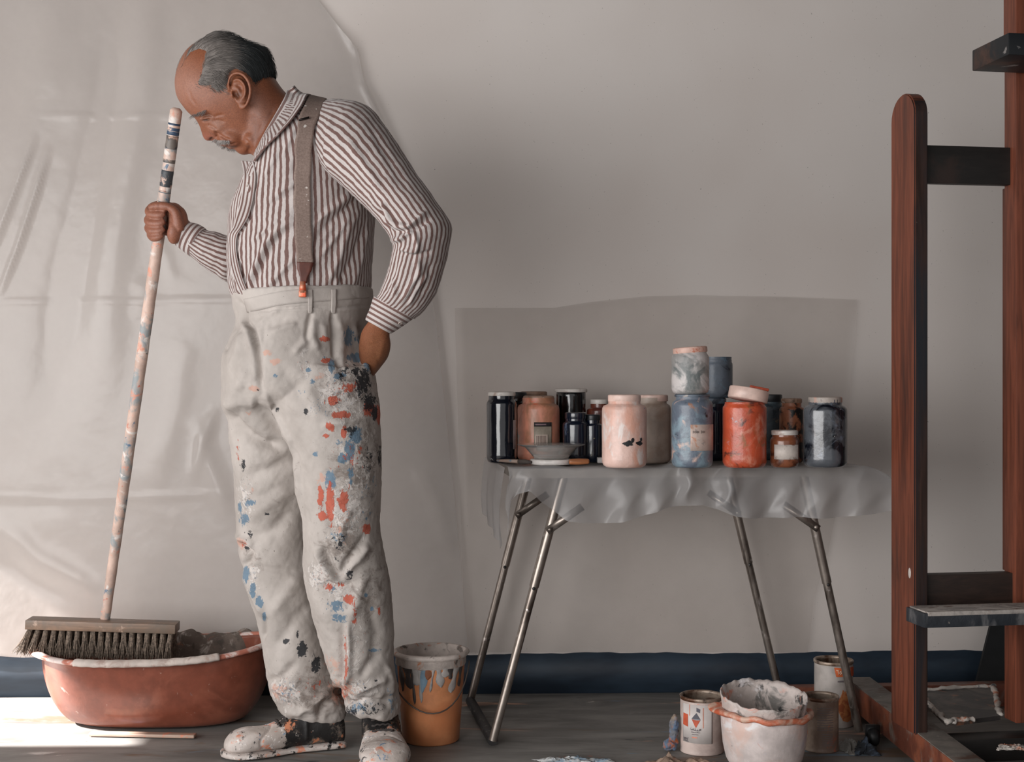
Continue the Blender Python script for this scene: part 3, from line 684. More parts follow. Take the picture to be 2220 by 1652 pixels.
# placket
PL = [(548,352),(553,380),(550,415),(545,445),(537,472),(524,494),(513,512),(511,540),(517,575),(527,610),(541,642)]
rows = []
for i, (x, y) in enumerate(PL):
    wl = 22 if i < 5 else 15
    a, n1 = surf(x+2, y, bvs); b_, n2 = surf(max(x-wl, 500), y-3, bvs); rows.append((a-Vector((0, .006, 0)), b_-Vector((.002, .004, 0))))
ribbon('placket', rows, ms_p, shirt, m=80, k=8, thick=.002)
button(499, 553, bvs, shirt, mat=mbtn); button(536, 400, bvs, shirt, mat=mbtn)

# ---- trousers
TG = Geo()
HP = [sil((505,638),(806,624), 0, .160), sil((508,665),(808,650), 0, .160), sil((513,698),(800,690), 0, .158), sil((497,735),(783,728), -.01, .158), sil((485,768),(788,758), -.01, .160), sil((484,815),(812,812), -.01, .162), sil((488,848),(818,855), -.01, .145), sil((510,874),(812,880), -.01, .11), sil((540,890),(800,893), -.01, .07)]
V, Fc, _ = loft(HP, 64, 50); TG.add(V, Fc)
NL = [sil((575,790),(806,795), -.045, .12), sil((586,862),(822,868), -.055, .115), sil((606,912),(826,930), -.06, .112), sil((634,970),(827,990), -.06, .106), sil((650,1050),(826,1060), -.058, .100), sil((656,1120),(822,1120), -.05, .094), sil((659,1180),(829,1180), -.045, .090), sil((661,1245),(843,1250), -.035, .088), sil((671,1310),(850,1310), -.025, .086), sil((688,1370),(853,1370), -.01, .084), sil((705,1430),(855,1430), .0, .082), sil((724,1480),(862,1480), .01, .080), sil((742,1510),(868,1515), .02, .078), sil((748,1530),(868,1545), .02, .070), sil((752,1538),(866,1552), .02, .062)]
V, Fc, _ = loft(NL, 64, 90); TG.add(V, Fc)
FL = [sil((490,800),(640,800), .005, .140), sil((486,845),(650,845), .015, .138), sil((485,890),(655,890), .030, .128), sil((499,950),(665,950), .045, .118), sil((508,1030),(672,1030), .062, .104), sil((513,1120),(675,1120), .08, .09), sil((516,1182),(676,1180), .085, .088), sil((528,1232),(678,1235), .085, .086), sil((545,1300),(688,1300), .09, .084), sil((562,1370),(702,1370), .09, .082), sil((574,1440),(722,1440), .095, .080), sil((588,1498),(740,1500), .10, .078), sil((602,1528),(748,1540), .10, .072), sil((614,1545),(748,1560), .10, .062)]
V, Fc, _ = loft(FL, 64, 90); TG.add(V, Fc)
TV, TN, TF = fuse(TG, 0.0034, 3, .5)
tr_cr = [([(512,650),(528,672),(531,695),(546,712),(556,750),(560,790),(562,825),(570,850)], 6, -.016), ([(575,700),(567,760),(568,820)], 4, -.0025), ([(524,690),(540,720),(548,760)], 8, .007),
    ([(545,676),(607,669),(669,665),(735,666),(800,662)], 2.2, -.0035), ([(548,682),(607,674),(669,670),(735,671),(800,668)], 3, .002), ([(607,669),(560,700)], 6, .004), ([(620,690),(580,712)], 6, -.003), ([(645,700),(590,720)], 6, .004),
    ([(674,676),(668,705),(664,735)], 5, -.010), ([(680,690),(676,730),(690,760)], 9, .006), ([(664,735),(650,752),(638,765)], 7, .006), ([(721,676),(724,725),(724,776)], 5, -.010), ([(736,690),(738,740),(740,790)], 10, .008), ([(730,776),(738,800),(752,815)], 6, -.006), ([(700,700),(706,740)], 8, .005),
    ([(778,704),(783,742),(795,775),(808,806)], 5, -.012), ([(768,706),(773,745),(785,780),(800,812)], 6, .008),
    ([(519,701),(500,735),(483,766)], 8, -.006), ([(525,720),(515,770),(500,800)], 10, .006), ([(530,780),(520,830),(490,880)], 12, .006), ([(486,890),(510,925),(540,950),(575,965),(620,968)], 15, -.022), ([(490,885),(520,870),(560,872)], 16, .012), ([(560,880),(590,910),(612,945)], 12, -.006),
    ([(576,850),(603,905),(630,955),(648,1030),(655,1110)], 8, .010, 't'), ([(585,830),(640,880),(700,905)], 14, .005), ([(600,800),(650,840),(720,850)], 14, -.004), ([(660,820),(690,900),(760,925)], 14, .005), ([(700,925),(760,912),(800,905)], 7, .004),
    ([(650,980),(600,1010),(530,1040)], 16, -.008), ([(640,1060),(590,1085),(530,1130)], 15, .007), ([(630,1110),(590,1150),(540,1170)], 14, -.008), ([(516,1180),(530,1188),(545,1200),(529,1232)], 7, -.014), ([(515,1165),(535,1172),(548,1185)], 7, .010), ([(529,1239),(548,1285),(574,1336)], 7, .009), ([(574,1336),(573,1360),(571,1385)], 5, -.010), ([(548,1225),(600,1235),(650,1240)], 9, -.005),
    ([(590,1330),(620,1290),(650,1250)], 14, .007), ([(600,1400),(640,1340),(670,1310)], 14, -.007), ([(592,1485),(625,1505),(660,1525),(690,1550)], 8, .012), ([(580,1480),(610,1470),(640,1440)], 9, -.008), ([(620,1540),(650,1545),(690,1520),(730,1480)], 8, .009), ([(640,1480),(690,1490),(730,1500)], 8, -.007), ([(690,1560),(700,1530),(730,1510)], 6, -.008),
    ([(699,1184),(715,1222),(736,1256)], 7, -.013), ([(685,1190),(705,1235),(730,1262)], 7, .010), ([(792,1163),(770,1192),(752,1216),(738,1250)], 7, -.010), ([(800,1180),(775,1215),(750,1240)], 8, .009), ([(760,1100),(740,1140),(732,1180)], 12, .006), ([(700,1080),(715,1130),(730,1160)], 10, -.005),
    ([(665,1200),(690,1280),(715,1350)], 14, .006), ([(700,1258),(735,1272),(770,1265)], 7, -.007), ([(754,1350),(757,1400),(756,1450),(754,1488)], 6, .010), ([(742,1360),(743,1420),(742,1480)], 8, -.008), ([(790,1250),(770,1310),(755,1345)], 12, .007), ([(800,1300),(815,1370),(810,1440)], 14, -.008),
    ([(727,1492),(745,1505),(760,1530)], 6, -.012), ([(780,1470),(800,1440),(830,1420)], 9, -.008), ([(770,1500),(800,1490),(840,1470)], 8, .010), ([(750,1532),(790,1515),(830,1520),(862,1500)], 7, -.008), ([(838,1440),(850,1480),(850,1520)], 7, .008), ([(718,1460),(740,1480),(760,1476)], 7, .008)]
TV = creases(TV, TN, tr_cr); TN = vnormals(TV, TF)
TV = TV+TN*(fnoise(TV*np.array([1, 1, .6]), 22, 2)*.0030+fnoise(TV, 55, 5)*.0016+fnoise(TV, 150, 7, 2)*.0006)[:, None]
Q = topx(TV); nf = (TN[:, 1] < .3)
def dens(lst):
    a = np.zeros(len(TV))
    for (x, y, rx, ry, k) in lst:
        a = np.maximum(a, k*np.exp(-(((Q[:, 0]-x)/rx)**2+((Q[:, 1]-y)/ry)**2)))
    return a
blk = dens([(788,828,22,40,.98),(800,872,20,26,.98),(770,805,16,20,.8),(812,895,10,22,1),(655,1408,13,22,1.2),(622,1390,12,8,.9),(645,1375,5,12,.9),(683,1440,14,30,.9),(602,889,6,9,.9),(664,892,7,9,.9),(560,845,6,6,.7),(745,810,22,30,.6),(760,935,18,18,.8),(830,1130,8,14,.8),(823,990,7,30,.8),(735,1180,20,50,.6),(757,1245,10,20,.8),(540,1160,10,18,.7),(527,1010,8,20,.8),(578,1115,10,6,.8),(792,1490,6,5,.9),(815,1475,6,5,.9),(800,1535,40,18,.7),(760,1545,20,20,.8),(720,870,30,30,.55),(800,1000,20,60,.55),(535,1190,9,12,.7)])
org = dens([(704,735,14,8,1.1),(706,782,12,7,1.1),(760,838,26,14,.9),(722,870,18,14,1.1),(740,900,26,10,1.1),(714,925,12,12,1.2),(745,940,8,18,1.1),(800,888,18,18,1.1),(820,900,10,28,1),(708,945,10,6,1),(694,1075,8,40,1.1),(715,1090,11,50,1.15),(745,1085,14,28,1.2),(700,1120,14,14,1.1),(795,1145,13,16,1.0),(755,1298,14,14,1.1),(712,1272,10,12,.9),(768,1330,8,40,.8),(735,1268,20,8,.7),(822,1325,5,12,.9),(750,1440,7,90,.75),(760,1000,60,100,.42),(690,1480,60,40,.45),(740,1500,30,30,.5),(530,1180,10,14,.6),(516,980,6,40,.6)])
pch = dens([(580,765,16,10,1),(597,785,16,10,1),(552,842,14,10,.9),(538,895,10,8,.7),(524,1178,18,14,.9),(690,820,14,12,.8),(545,1060,14,20,.6),(700,1040,20,30,.6),(740,1150,30,40,.5),(740,1500,40,40,.8),(600,1500,40,20,.7),(600,1490,20,10,.8),(720,1440,30,30,.6)])
blu = dens([(755,728,14,26,1),(775,775,26,14,1.15),(800,790,18,16,1),(719,795,9,22,1.1),(735,815,22,8,.9),(700,775,10,5,.7),(667,802,9,6,1.1),(596,815,8,6,1),(676,830,8,9,.9),(772,735,10,12,.8),(772,945,14,25,1.2),(758,975,14,25,1.2),(742,995,14,16,1.1),(718,1040,18,24,1),(760,1030,12,24,.8),(735,960,12,8,.8),(685,985,8,8,.9),(540,1090,16,10,.9),(530,1125,14,16,1),(520,1100,6,14,1.1),(533,1245,9,22,1.2),(548,1280,8,20,1.2),(562,1305,10,16,1.2),(573,1335,5,16,1.1),(730,1315,26,18,.9),(735,1340,26,14,.8),(720,1275,10,10,.9),(806,1320,7,6,1.1),(795,1290,6,6,1),(812,1410,20,5,.9),(800,1120,30,20,.5),(730,1165,30,20,.6),(690,880,40,30,.45),(655,855,20,40,.4),(800,1060,30,60,.45),(850,1520,20,40,.6),(780,1535,40,20,.7),(620,1500,40,30,.5)])
wht = dens([(735,850,70,110,.75),(770,1000,60,120,.62),(750,1120,70,90,.7),(720,1270,60,60,.7),(690,1250,30,50,.8),(770,1400,70,100,.55),(535,1080,25,90,.7),(550,1250,20,70,.7),(620,1500,60,50,.8),(780,1500,70,50,.7),(660,790,30,40,.6)])
grm = dens([(780,1000,60,160,.7),(740,1180,60,60,.8),(800,1280,60,150,.6),(730,830,60,60,.6),(620,1060,60,100,.35),(560,1200,40,60,.5),(700,1500,110,70,.7),(770,850,50,50,.8)])
for a in (blk, org, pch, blu, wht, grm): a[~nf] = np.minimum(a[~nf], .35)
o4 = np.ones(len(TV))
TVb = np.clip((Q[:, 1]-1430)/90, 0, 1); TV = TV+TN*(TVb*(fnoise(TV, 38, 13)*.0055+fnoise(TV*np.array([.6, 1, 1.6]), 70, 17)*.0022))[:, None]
A1 = np.stack([blk, org, pch, o4], 1); A2 = np.stack([blu, wht, grm, o4], 1)
mt, nt, b = newmat('painter_trousers_cotton')
v = coords(nt); a1 = nd(nt, 'ShaderNodeVertexColor', layer_name='PaintA'); a2 = nd(nt, 'ShaderNodeVertexColor', layer_name='PaintB')
s1 = nd(nt, 'ShaderNodeSeparateColor'); nt.links.new(a1.outputs[0], s1.inputs[0]); s2 = nd(nt, 'ShaderNodeSeparateColor'); nt.links.new(a2.outputs[0], s2.inputs[0])
n1 = noise(nt, v, 38, 6, .68, .4); cw = noise(nt, v, 800, 2)
c = mixc(nt, step(nt, noise(nt, v, 9, 4), .3, .7), lin((166, 158, 152)), lin((186, 178, 172)))
def lay(c, d, col, sc, off, st=(1, 1, 1), soft=.05, k=1.0):
    nf_ = noise(nt, coords(nt, (off, off*1.7, off*.6), st), sc, 6, .7, .5)
    s = math_(nt, 'ADD', d, math_(nt, 'MULTIPLY', math_(nt, 'SUBTRACT', nf_, .5), 2.2)); m_ = step(nt, s, .62-soft, .62+soft)
    return mixc(nt, math_(nt, 'MULTIPLY', m_, k), c, col if not isinstance(col, tuple) or len(col) == 4 else lin(col)), m_
c, m0 = lay(c, s2.outputs[2], (112, 100, 92), 34, 3.3, soft=.25, k=.75)
c, m1 = lay(c, s2.outputs[1], (206, 199, 194), 40, 1.1, soft=.10, k=.8)
crust = math_(nt, 'MULTIPLY', s2.outputs[1], .66)
c, _x = lay(c, crust, (128, 118, 112), 120, 13.1, soft=.10, k=.75)
c, _x = lay(c, math_(nt, 'MULTIPLY', s2.outputs[2], .60), (92, 84, 80), 150, 17.1, soft=.08, k=.7)
c, _x = lay(c, math_(nt, 'MULTIPLY', s2.outputs[1], .52), (100, 126, 146), 170, 19.3, soft=.08, k=.8)
c, _x = lay(c, math_(nt, 'MULTIPLY', s2.outputs[1], .50), (186, 100, 74), 180, 23.3, soft=.08, k=.8)
c, _x = lay(c, math_(nt, 'MULTIPLY', s2.outputs[2], .50), (40, 40, 44), 190, 29.3, soft=.08, k=.85)
c, m2 = lay(c, s1.outputs[2], (196, 150, 132), 60, 7.7, soft=.12, k=.7)
c, m3 = lay(c, s2.outputs[0], (88, 118, 140), 95, 5.1, (1, 1, .7), soft=.09, k=.88)
c, m4 = lay(c, s1.outputs[1], (182, 80, 54), 110, 9.1, (1, 1, .5), soft=.07, k=.9)
c, m5 = lay(c, s1.outputs[0], (24, 29, 36), 95, 2.2, soft=.07, k=.94)
sp = step(nt, noise(nt, coords(nt, (5, 5, 5)), 170, 2), .73, .77); c = mixc(nt, math_(nt, 'MULTIPLY', sp, .75), c, lin((80, 70, 64)))
nt.links.new(c, b.inputs['Base Color']); b.inputs['Roughness'].default_value = .8
hsum = math_(nt, 'ADD', math_(nt, 'ADD', math_(nt, 'MULTIPLY', m1, .7), m4), math_(nt, 'ADD', m5, math_(nt, 'MULTIPLY', n1, .8)))
bump(nt, b, hsum, .45, .0035)
trousers = mk('trousers', TV, TF, mt, parent=person, attrs={'PaintA': A1, 'PaintB': A2})
bvt = BVHTree.FromPolygons([Vector(v_) for v_ in TV], TF)
mcl = simple('trouser_cloth_plain', (180, 172, 165), .85, nscale=80, bmp=.2)
def patch(name, pl, wpx, bv, mat, parent, off=.003, thick=.002, m=30, k=6, uvs=(1, 1)):
    pts = spline(pl, m); rows = []
    for i in range(m):
        t = pts[min(i+1, m-1)]-pts[max(i-1, 0)]; t = t/np.linalg.norm(t); nn = np.array([-t[1], t[0]])*(wpx[i*len(wpx)//m] if isinstance(wpx, (list, tuple)) else wpx)/2
        a, n1 = surf(*(pts[i]-nn), bv); b_, n2 = surf(*(pts[i]+nn), bv)
        mid, n3 = surf(*pts[i], bv); y0 = min(a.y, b_.y, mid.y) if abs(a.y-b_.y) < .012 else None
        n1 = -n1 if n1.y > 0 else n1; n2 = -n2 if n2.y > 0 else n2
        rows.append((a+n1*off, b_+n2*off))
    A = np.array([list(r[0]) for r in rows]); Bq = np.array([list(r[1]) for r in rows])
    for _ in range(3):
        A[1:-1] = (A[:-2]+A[1:-1]*2+A[2:])/4; Bq[1:-1] = (Bq[:-2]+Bq[1:-1]*2+Bq[2:])/4
    return ribbon(name, list(zip([Vector(x) for x in A], [Vector(x) for x in Bq])), mat, parent, m=m, k=k, thick=thick, uvs=uvs, bulge=.0)
patch('belt_loop', [(671,628),(672,650),(672,678)], 10, bvt, mt, trousers, off=.004, thick=.003)
patch('belt_loop', [(722,628),(722,650),(721,678)], 10, bvt, mt, trousers, off=.004, thick=.003)
patch('waistband', [(533,663),(600,648),(650,642),(700,638),(750,634),(798,630)], 30, bvt, mt, trousers, off=.0015, thick=.0015, m=60)

# suspender
mst, nt, b = newmat('suspender_elastic'); v = coords(nt)
c = mixc(nt, step(nt, noise(nt, v, 300, 3), .3, .7), lin((118, 100, 92)), lin((138, 120, 111)))
c = mixc(nt, step(nt, noise(nt, coords(nt, (3, 3, 3)), 55, 4), .67, .70), c, lin((205, 198, 192)))
nt.links.new(c, b.inputs['Base Color']); b.inputs['Roughness'].default_value = .8
sus = patch('suspender', [(690,214),(680,238),(666,268),(659,300),(656,350),(655,400),(656,460),(658,520),(661,572)], 36, bvs, mst, person, off=.007, thick=.0025, m=70, k=8)
mlt = simple('brown_leather', (92, 48, 38), .5, nscale=60)
patch('leather_tab', [(661,568),(660,585),(659,600),(658,612)], [36, 32, 24, 16, 14], bvs, mlt, sus, off=.010, thick=.003, m=20)
g = Geo(); s, _ = surf(658, 625, bvt); s = s-Vector((0, .012, 0)); g.tube([s+Vector((0, 0, .014)), s+Vector((0, .002, -.01))], [.006, .008], 10).box(s.x-.008, s.x+.008, s.y-.004, s.y+.004, s.z-.02, s.z-.006, bev=.002)
props(mk('suspender_clip', g.V, g.F, blotch('clip_metal', (180, 120, 95), [((215, 95, 60), 60, .5, .04)], .4, metal=.3), parent=sus), 'suspender clip with orange paint on it')
g = Geo(); s1_, _ = surf(650, 263, bvs); s2_, _ = surf(672, 257, bvs); g.tube([s1_-Vector((0, .013, 0)), s2_-Vector((0, .013, 0))], .0022, 8); mk('buckle', g.V, g.F, simple('dark_metal', (40, 36, 34), .4, .8), parent=sus)

# ---- shoes
msh, nt, b = newmat('paint_covered_leather'); v = coords(nt)
c = mixc(nt, step(nt, noise(nt, v, 16, 5), .3, .7), lin((172, 160, 152)), lin((206, 196, 190)))
for (col, sc, th, of) in (((212, 140, 112), 26, .60, 1.3), ((96, 130, 160), 34, .64, 4.1), ((208, 84, 46), 60, .67, 6.6), ((50, 48, 48), 50, .62, 8.3), ((232, 226, 222), 36, .62, 2.9)):
    c = mixc(nt, step(nt, noise(nt, coords(nt, (of, of, of)), sc, 6, .7, .5), th-.03, th+.03), c, lin(col))
a1 = nd(nt, 'ShaderNodeVertexColor', layer_name='Dark'); dn = math_(nt, 'ADD', a1.outputs[0], math_(nt, 'MULTIPLY', math_(nt, 'SUBTRACT', noise(nt, v, 42, 6, .7), .5), 2.6))
dcol = mixc(nt, step(nt, noise(nt, coords(nt, (9, 4, 2)), 30, 6, .7, .4), .53, .62), lin((30, 28, 28)), lin((98, 88, 80)))
dcol = mixc(nt, step(nt, noise(nt, coords(nt, (1, 8, 5)), 22, 6, .7, .4), .62, .66), dcol, lin((190, 122, 88)))
c = mixc(nt, step(nt, dn, .5, .62), c, dcol)
nt.links.new(c, b.inputs['Base Color']); b.inputs['Roughness'].default_value = .6; bump(nt, b, noise(nt, v, 70, 6), .5, .003)
def shoe(label, heel, toe, wid, hcol, dark):
    """heel,toe ground points; built along its own axis"""
    heel = Vector(heel); toe = Vector(toe); L = (toe-heel).length; ax = (toe-heel).normalized(); sd = ax.cross(Vector((0, 0, 1)))
    prof = [(0.0, .012, .070, .030), (.06, .012, .098, .036), (.16, .012, .108, .038), (.30, .012, .100, .037), (.42, .012, .088, .038), (.54, .012, .072, .042), (.66, .012, .062, .047), (.80, .012, .062, .050), (.90, .012, .056, .045), (.97, .014, .044, .030), (1.0, .018, .030, .012)]
    def secf(pr, k=1.0):
        out = []
        for t, z0, z1, hw in pr:
            c = heel+ax*(t*L)+Vector((0, 0, (z0+z1)/2)); out.append(list(c)+list(sd*hw*wid)+[0, 0, (z1-z0)/2*k])
        return out
    G2 = Geo(); V, Fc, _ = loft(secf(prof), 48, 60, sq=.8); G2.add(V, Fc)
    V, Nn, Fc = fuse(G2, .0035, 2)
    rel = V-np.array(heel); t = rel@np.array(ax)/L; s_ = rel@np.array(sd)
    # toe cap seam, quarter line
    V = V+Nn*(-.003*np.exp(-((t-.62-.12*(s_/.05)**2)/.012)**2)+.003*np.exp(-((t-.34)/.014)**2)*(V[:, 2] > .03)+fnoise(V, 60, 3)*.0012)[:, None]
    dk = np.clip(((.60-t)/.10), 0, 1)*dark; A = np.ones((len(V), 4)); A[:, 0] = A[:, 1] = A[:, 2] = dk
    up = mk('shoe', V, Fc, msh, parent=person, attrs={'Dark': A}); up['label'] = label
    so_ = [(-.01, 0, .016, .030), (.04, 0, .018, .037), (.25, 0, .018, .037), (.45, 0, .016, .036), (.62, 0, .016, .047), (.8, 0, .017, .053), (.92, .0, .018, .047), (1.0, .002, .019, .028), (1.03, .004, .018, .010)]
    V, Fc, _ = loft(secf(so_, .9), 48, 60, sq=.6); V = V+0; A = np.zeros((len(V), 4)); A[:, :3] = .38; mk('sole', V, Fc, msh, parent=up, attrs={'Dark': A})
    # laces
    g = Geo(); bs = BVHTree.FromPolygons([Vector(v_) for v_ in up_world(up)], [tuple(p.vertices) for p in up.data.polygons])
    for k in range(4):
        tt = .36+.065*k; pts = []
        for j in range(9):
            u = (j-4)/4*.024; o_ = heel+ax*(tt*L+(.004 if j % 2 else 0))+sd*u+Vector((0, 0, .3)); h = bs.ray_cast(o_, Vector((0, 0, -1)))
            if h[0] is not None: pts.append(h[0]+Vector((0, 0, .002)))
        if len(pts) > 2: g.tube(pts, .0026, 8)
    if g.V: mk('laces', g.V, g.F, hcol, parent=up)
    return up
def up_world(o): 
    n = len(o.data.vertices); a = np.zeros(n*3); o.data.vertices.foreach_get('co', a); return a.reshape(-1, 3)+np.array(ORG[o.name])
mlc = simple('dark_lace', (58, 52, 50), .8)
def gp(px, D): return ((px-CX)/F*D, D, 0)
shoe('shoe pointing left, pale toe cap splashed with peach paint', gp(742, 3.085), gp(487, 2.985), 1.0, mlc, .92)
shoe('shoe pointing towards the viewer, white and blue paint on its toe', gp(822, 3.11), gp(838, 2.83), 1.12, mlc, .9)

# =================================================================== table
TZ = 0.645
def tube_w(name, pts, r, mat, parent, n=14, rs=None):
    g = Geo(); g.tube(pts, rs or r, n); return mk(name, g.V, g.F, mat, parent=parent, autosmooth=50)
mtube = blotch('worn_steel_tube', (150, 140, 132), [((80, 70, 64), 20, .60, .1, (1, 1, .25)), ((205, 195, 190), 26, .66, .06)], .32, metal=.75, bmp=.08)
mtube_d = blotch('dark_paint_spattered_steel', (52, 50, 50), [((110, 105, 100), 40, .62, .06), ((80, 100, 115), 50, .68, .04)], .5, metal=.4, bmp=.2)
table = empty('folding_table', (P(1470, 1000, 3.28).x, 3.29, 0), 'small folding table with splayed tubular steel legs, covered with clear plastic', 'table')
tx0, tx1 = P(1112, 1016, 3.09).x, P(1852, 1016, 3.16).x
ttop = [Vector((tx0, 3.09, 0)), Vector((tx1, 3.15, 0)), Vector((tx1-.055, 3.565, 0)), Vector((tx0-.055, 3.515, 0))]
def slab(pts, z0, z1):
    V = [Vector((p.x, p.y, z0)) for p in pts]+[Vector((p.x, p.y, z1)) for p in pts]
    return V, [(3, 2, 1, 0), (4, 5, 6, 7)]+[(i, (i+1) % 4, 4+(i+1) % 4, 4+i) for i in range(4)]
V, Fc = slab(ttop, TZ-.022, TZ); g = Geo(); g.add(V, Fc); mk('tabletop', g.V, g.F, simple('table_board', (150, 142, 134), .6), parent=table, smooth=False)
legs = [((1222, 1022, 3.12), (1066, 1614, 3.085)), ((1150, 1012, 3.46), (1019, 1522, 3.47)), ((1742, 1022, 3.16), (1864, 1592, 3.17)), ((1573, 1012, 3.50), (1692, 1512, 3.52))]
LP_ = []
for a, b_ in legs:
    A = P(*a); Bq = P(*b_); A.z = TZ-.02; t = (A.z-.012)/(A.z-Bq.z) if A.z != Bq.z else 1; Bq = A+(Bq-A)*t; Bq.z = max(Bq.z, .012); LP_.append((A, Bq))
    lg = tube_w('leg', [A, A+(Bq-A)*.42], .0115, mtube, table); lo = tube_w('lower_tube', [A+(Bq-A)*.40, Bq], .0100, mtube, lg)
    g = Geo(); c_ = A+(Bq-A)*.425; g.ell(c_-Vector((0, .011, 0)), (.004, .003, .004)); mk('rivet', g.V, g.F, mtube_d, parent=lg)
for i, j in ((0, 1),):
    tube_w('foot_bar', [LP_[i][1], LP_[j][1]], .0125, mtube_d, table)
for i, sgn in ((0, 1), (1, 1), (2, -1), (3, -1)):
    A, Bq = LP_[i]; s_ = A+(Bq-A)*.20; e_ = Vector((s_.x+sgn*.060, s_.y, s_.z+.042)); g = Geo()
    d_ = (e_-s_).normalized(); e2 = e_+d_*.012
    if e2.z > TZ-.023: e2 = s_+d_*((TZ-.024-s_.z)/d_.z)
    M = Matrix.Translation((s_+e2)/2-Vector((0, .012, 0))) @ Matrix.Rotation(-math.atan2(d_.z, d_.x), 4, 'Y'); L = (e2-s_).length/2+.008
    g.box(-L, L, -.0025, .0025, -.009, .009, M=M); g.ell(s_-Vector((0, .0165, 0)), (.0055, .004, .0055)); mk('brace', g.V, g.F, mtube, parent=table)

# clear plastic cover over the table, hanging over the front and both ends
def film(name, tint_, alpha, rough=.22, hl=.6, bscale=12, bstr=.12):
    m = bpy.data.materials.new(name); m.use_nodes = True; nt = m.node_tree; b = nt.nodes['Principled BSDF']; out = nt.nodes['Material Output']
    v = coords(nt); b.inputs['Base Color'].default_value = lin(tint_); b.inputs['Roughness'].default_value = rough
    b.inputs['Specular IOR Level'].default_value = hl; bump(nt, b, noise(nt, v, bscale, 4), bstr, .008)
    tr = nd(nt, 'ShaderNodeBsdfTranslucent'); tr.inputs[0].default_value = lin(tint_); tp = nd(nt, 'ShaderNodeBsdfTransparent'); tp.inputs[0].default_value = (.97, .965, .96, 1)
    m1 = nd(nt, 'ShaderNodeMixShader'); m1.inputs[0].default_value = .35; nt.links.new(b.outputs[0], m1.inputs[1]); nt.links.new(tr.outputs[0], m1.inputs[2])
    m2 = nd(nt, 'ShaderNodeMixShader'); lw_ = nd(nt, 'ShaderNodeLayerWeight'); lw_.inputs[0].default_value = .35
    f = math_(nt, 'ADD', math_(nt, 'MULTIPLY', lw_.outputs['Facing'], .35), alpha, clamp=True)
    f = math_(nt, 'ADD', f, math_(nt, 'MULTIPLY', math_(nt, 'SUBTRACT', noise(nt, v, 5, 4), .5), .25), clamp=True)
    nt.links.new(f, m2.inputs[0]); nt.links.new(tp.outputs[0], m2.inputs[1]); nt.links.new(m1.outputs[0], m2.inputs[2]); nt.links.new(m2.outputs[0], out.inputs[0]); return m
mfilm = film('clear_plastic_film', (200, 199, 200), .42, rough=.27, hl=.8)
HEM = [(1096,1182),(1103,1100),(1110,1085),(1125,1072),(1150,1062),(1172,1088),(1200,1108),(1232,1128),(1270,1134),(1310,1135),(1350,1130),(1400,1114),(1440,1103),(1480,1096),(1520,1094),(1560,1104),(1590,1118),(1640,1124),(1720,1120),(1800,1122),(1850,1118),(1900,1115),(1942,1108)]
hx = [h[0] for h in HEM]; hy = [h[1] for h in HEM]
def cover():
    nx, nz = 220, 34; V = []; Fc = []
    # path: back edge -> front edge -> hem. parameter s along x from left overhang to right overhang
    for i in range(nx):
        s = i/(nx-1); pxh = 1098+s*(1942-1098)
        # top edge point follows tabletop then slopes beyond its right end
        tx = 1108+s*(1905-1108) if s < .90 else None
        u = s
        xt = tx0-.012+(tx1-tx0+.024)*min(u/.895, 1.0); over = max(0, (u-.895)/.105)
        yf = 3.09+(.06)*min(u/.895, 1)-.006; zt = TZ+.004
        wr = .5+.5*math.sin(s*41+1.2*math.sin(s*9)); lift = .010*math.exp(-((pxh-1450)/22)**2)+.012*math.exp(-((pxh-1590)/26)**2)+.004*math.exp(-((pxh-1170)/40)**2)
        row = []
        for j in range(10):       # over the top, back to front
            t = j/9; yb = yf+.42*(1-t); 
            p = Vector((xt-.055*(1-t)+over*.095, yb, zt-over*over*.045-over*.004)); p.z += .0012*math.sin(xt*60+yb*25)*(.3+.7*(1-over)) + (lift if t > .85 else lift*.0)*(t-.85)/.15 if t > .85 else 0; row.append(p)
        dh = P(pxh, float(np.interp(pxh, hx, hy)), yf-.01); top = row[-1]
        for j in range(1, nz+1):
            t = j/nz; fl = (.012*math.sin(s*60+.8*math.sin(s*17))+.010*math.sin(s*27+2))*t
            fl += (-.030*math.exp(-((pxh-1482)/13)**2)-.024*math.exp(-((pxh-1572)/16)**2)+.012*math.exp(-((pxh-1525)/22)**2))*math.sin(math.pi*min(1, t*.8+.12))
            pz = top.z*(1-t)+dh.z*t; pxx = top.x*(1-t)+dh.x*t+ .004*math.sin(t*9+s*50); yy = top.y-.010-.012*math.sin(t*1.5)+fl
            if over > 0: yy += over*.03
            row.append(Vector((pxx, yy, pz)))
        V += row
    n = 10+nz
    for i in range(nx-1):
        for j in range(n-1): Fc.append((i*n+j, (i+1)*n+j, (i+1)*n+j+1, i*n+j+1))
    # left end flap
    b0 = len(V); m_ = 24
    for i in range(m_):
        t = i/(m_-1)
        for j in range(20):
            u = j/19; y = 3.50*(1-t)+3.075*t; x = (tx0-.067)*(1-t)+(tx0-.013)*t; dz = .19*(.75+.25*t)*u
            V.append(Vector((x-.010*math.sin(u*2.6)-.006*math.sin(t*20)*u-.006, y, TZ+.004-dz)))
    for i in range(m_-1):
        for j in range(19): a = b0+i*20+j; Fc.append((a, a+20, a+21, a+1))
    return V, Fc
V, Fc = cover()
props(mk('plastic_table_cover', V, Fc, mfilm), 'translucent plastic film draped over the folding table, its wavy hem hanging in front', 'plastic sheet')
# two dried paint drips on the hanging film
mdrip = simple('dried_peach_paint', (222, 172, 150), .4)
g = Geo()
for (x, y, l) in ((1368, 1070, 20), (1391, 1052, 30), (1388, 1044, 12)):
    p0 = P(x+3, y-l/2, 3.055); p1 = P(x-3, y+l/2, 3.050); g.tube([p0, (p0+p1)/2, p1], [.0015, .0026, .0014], 8)

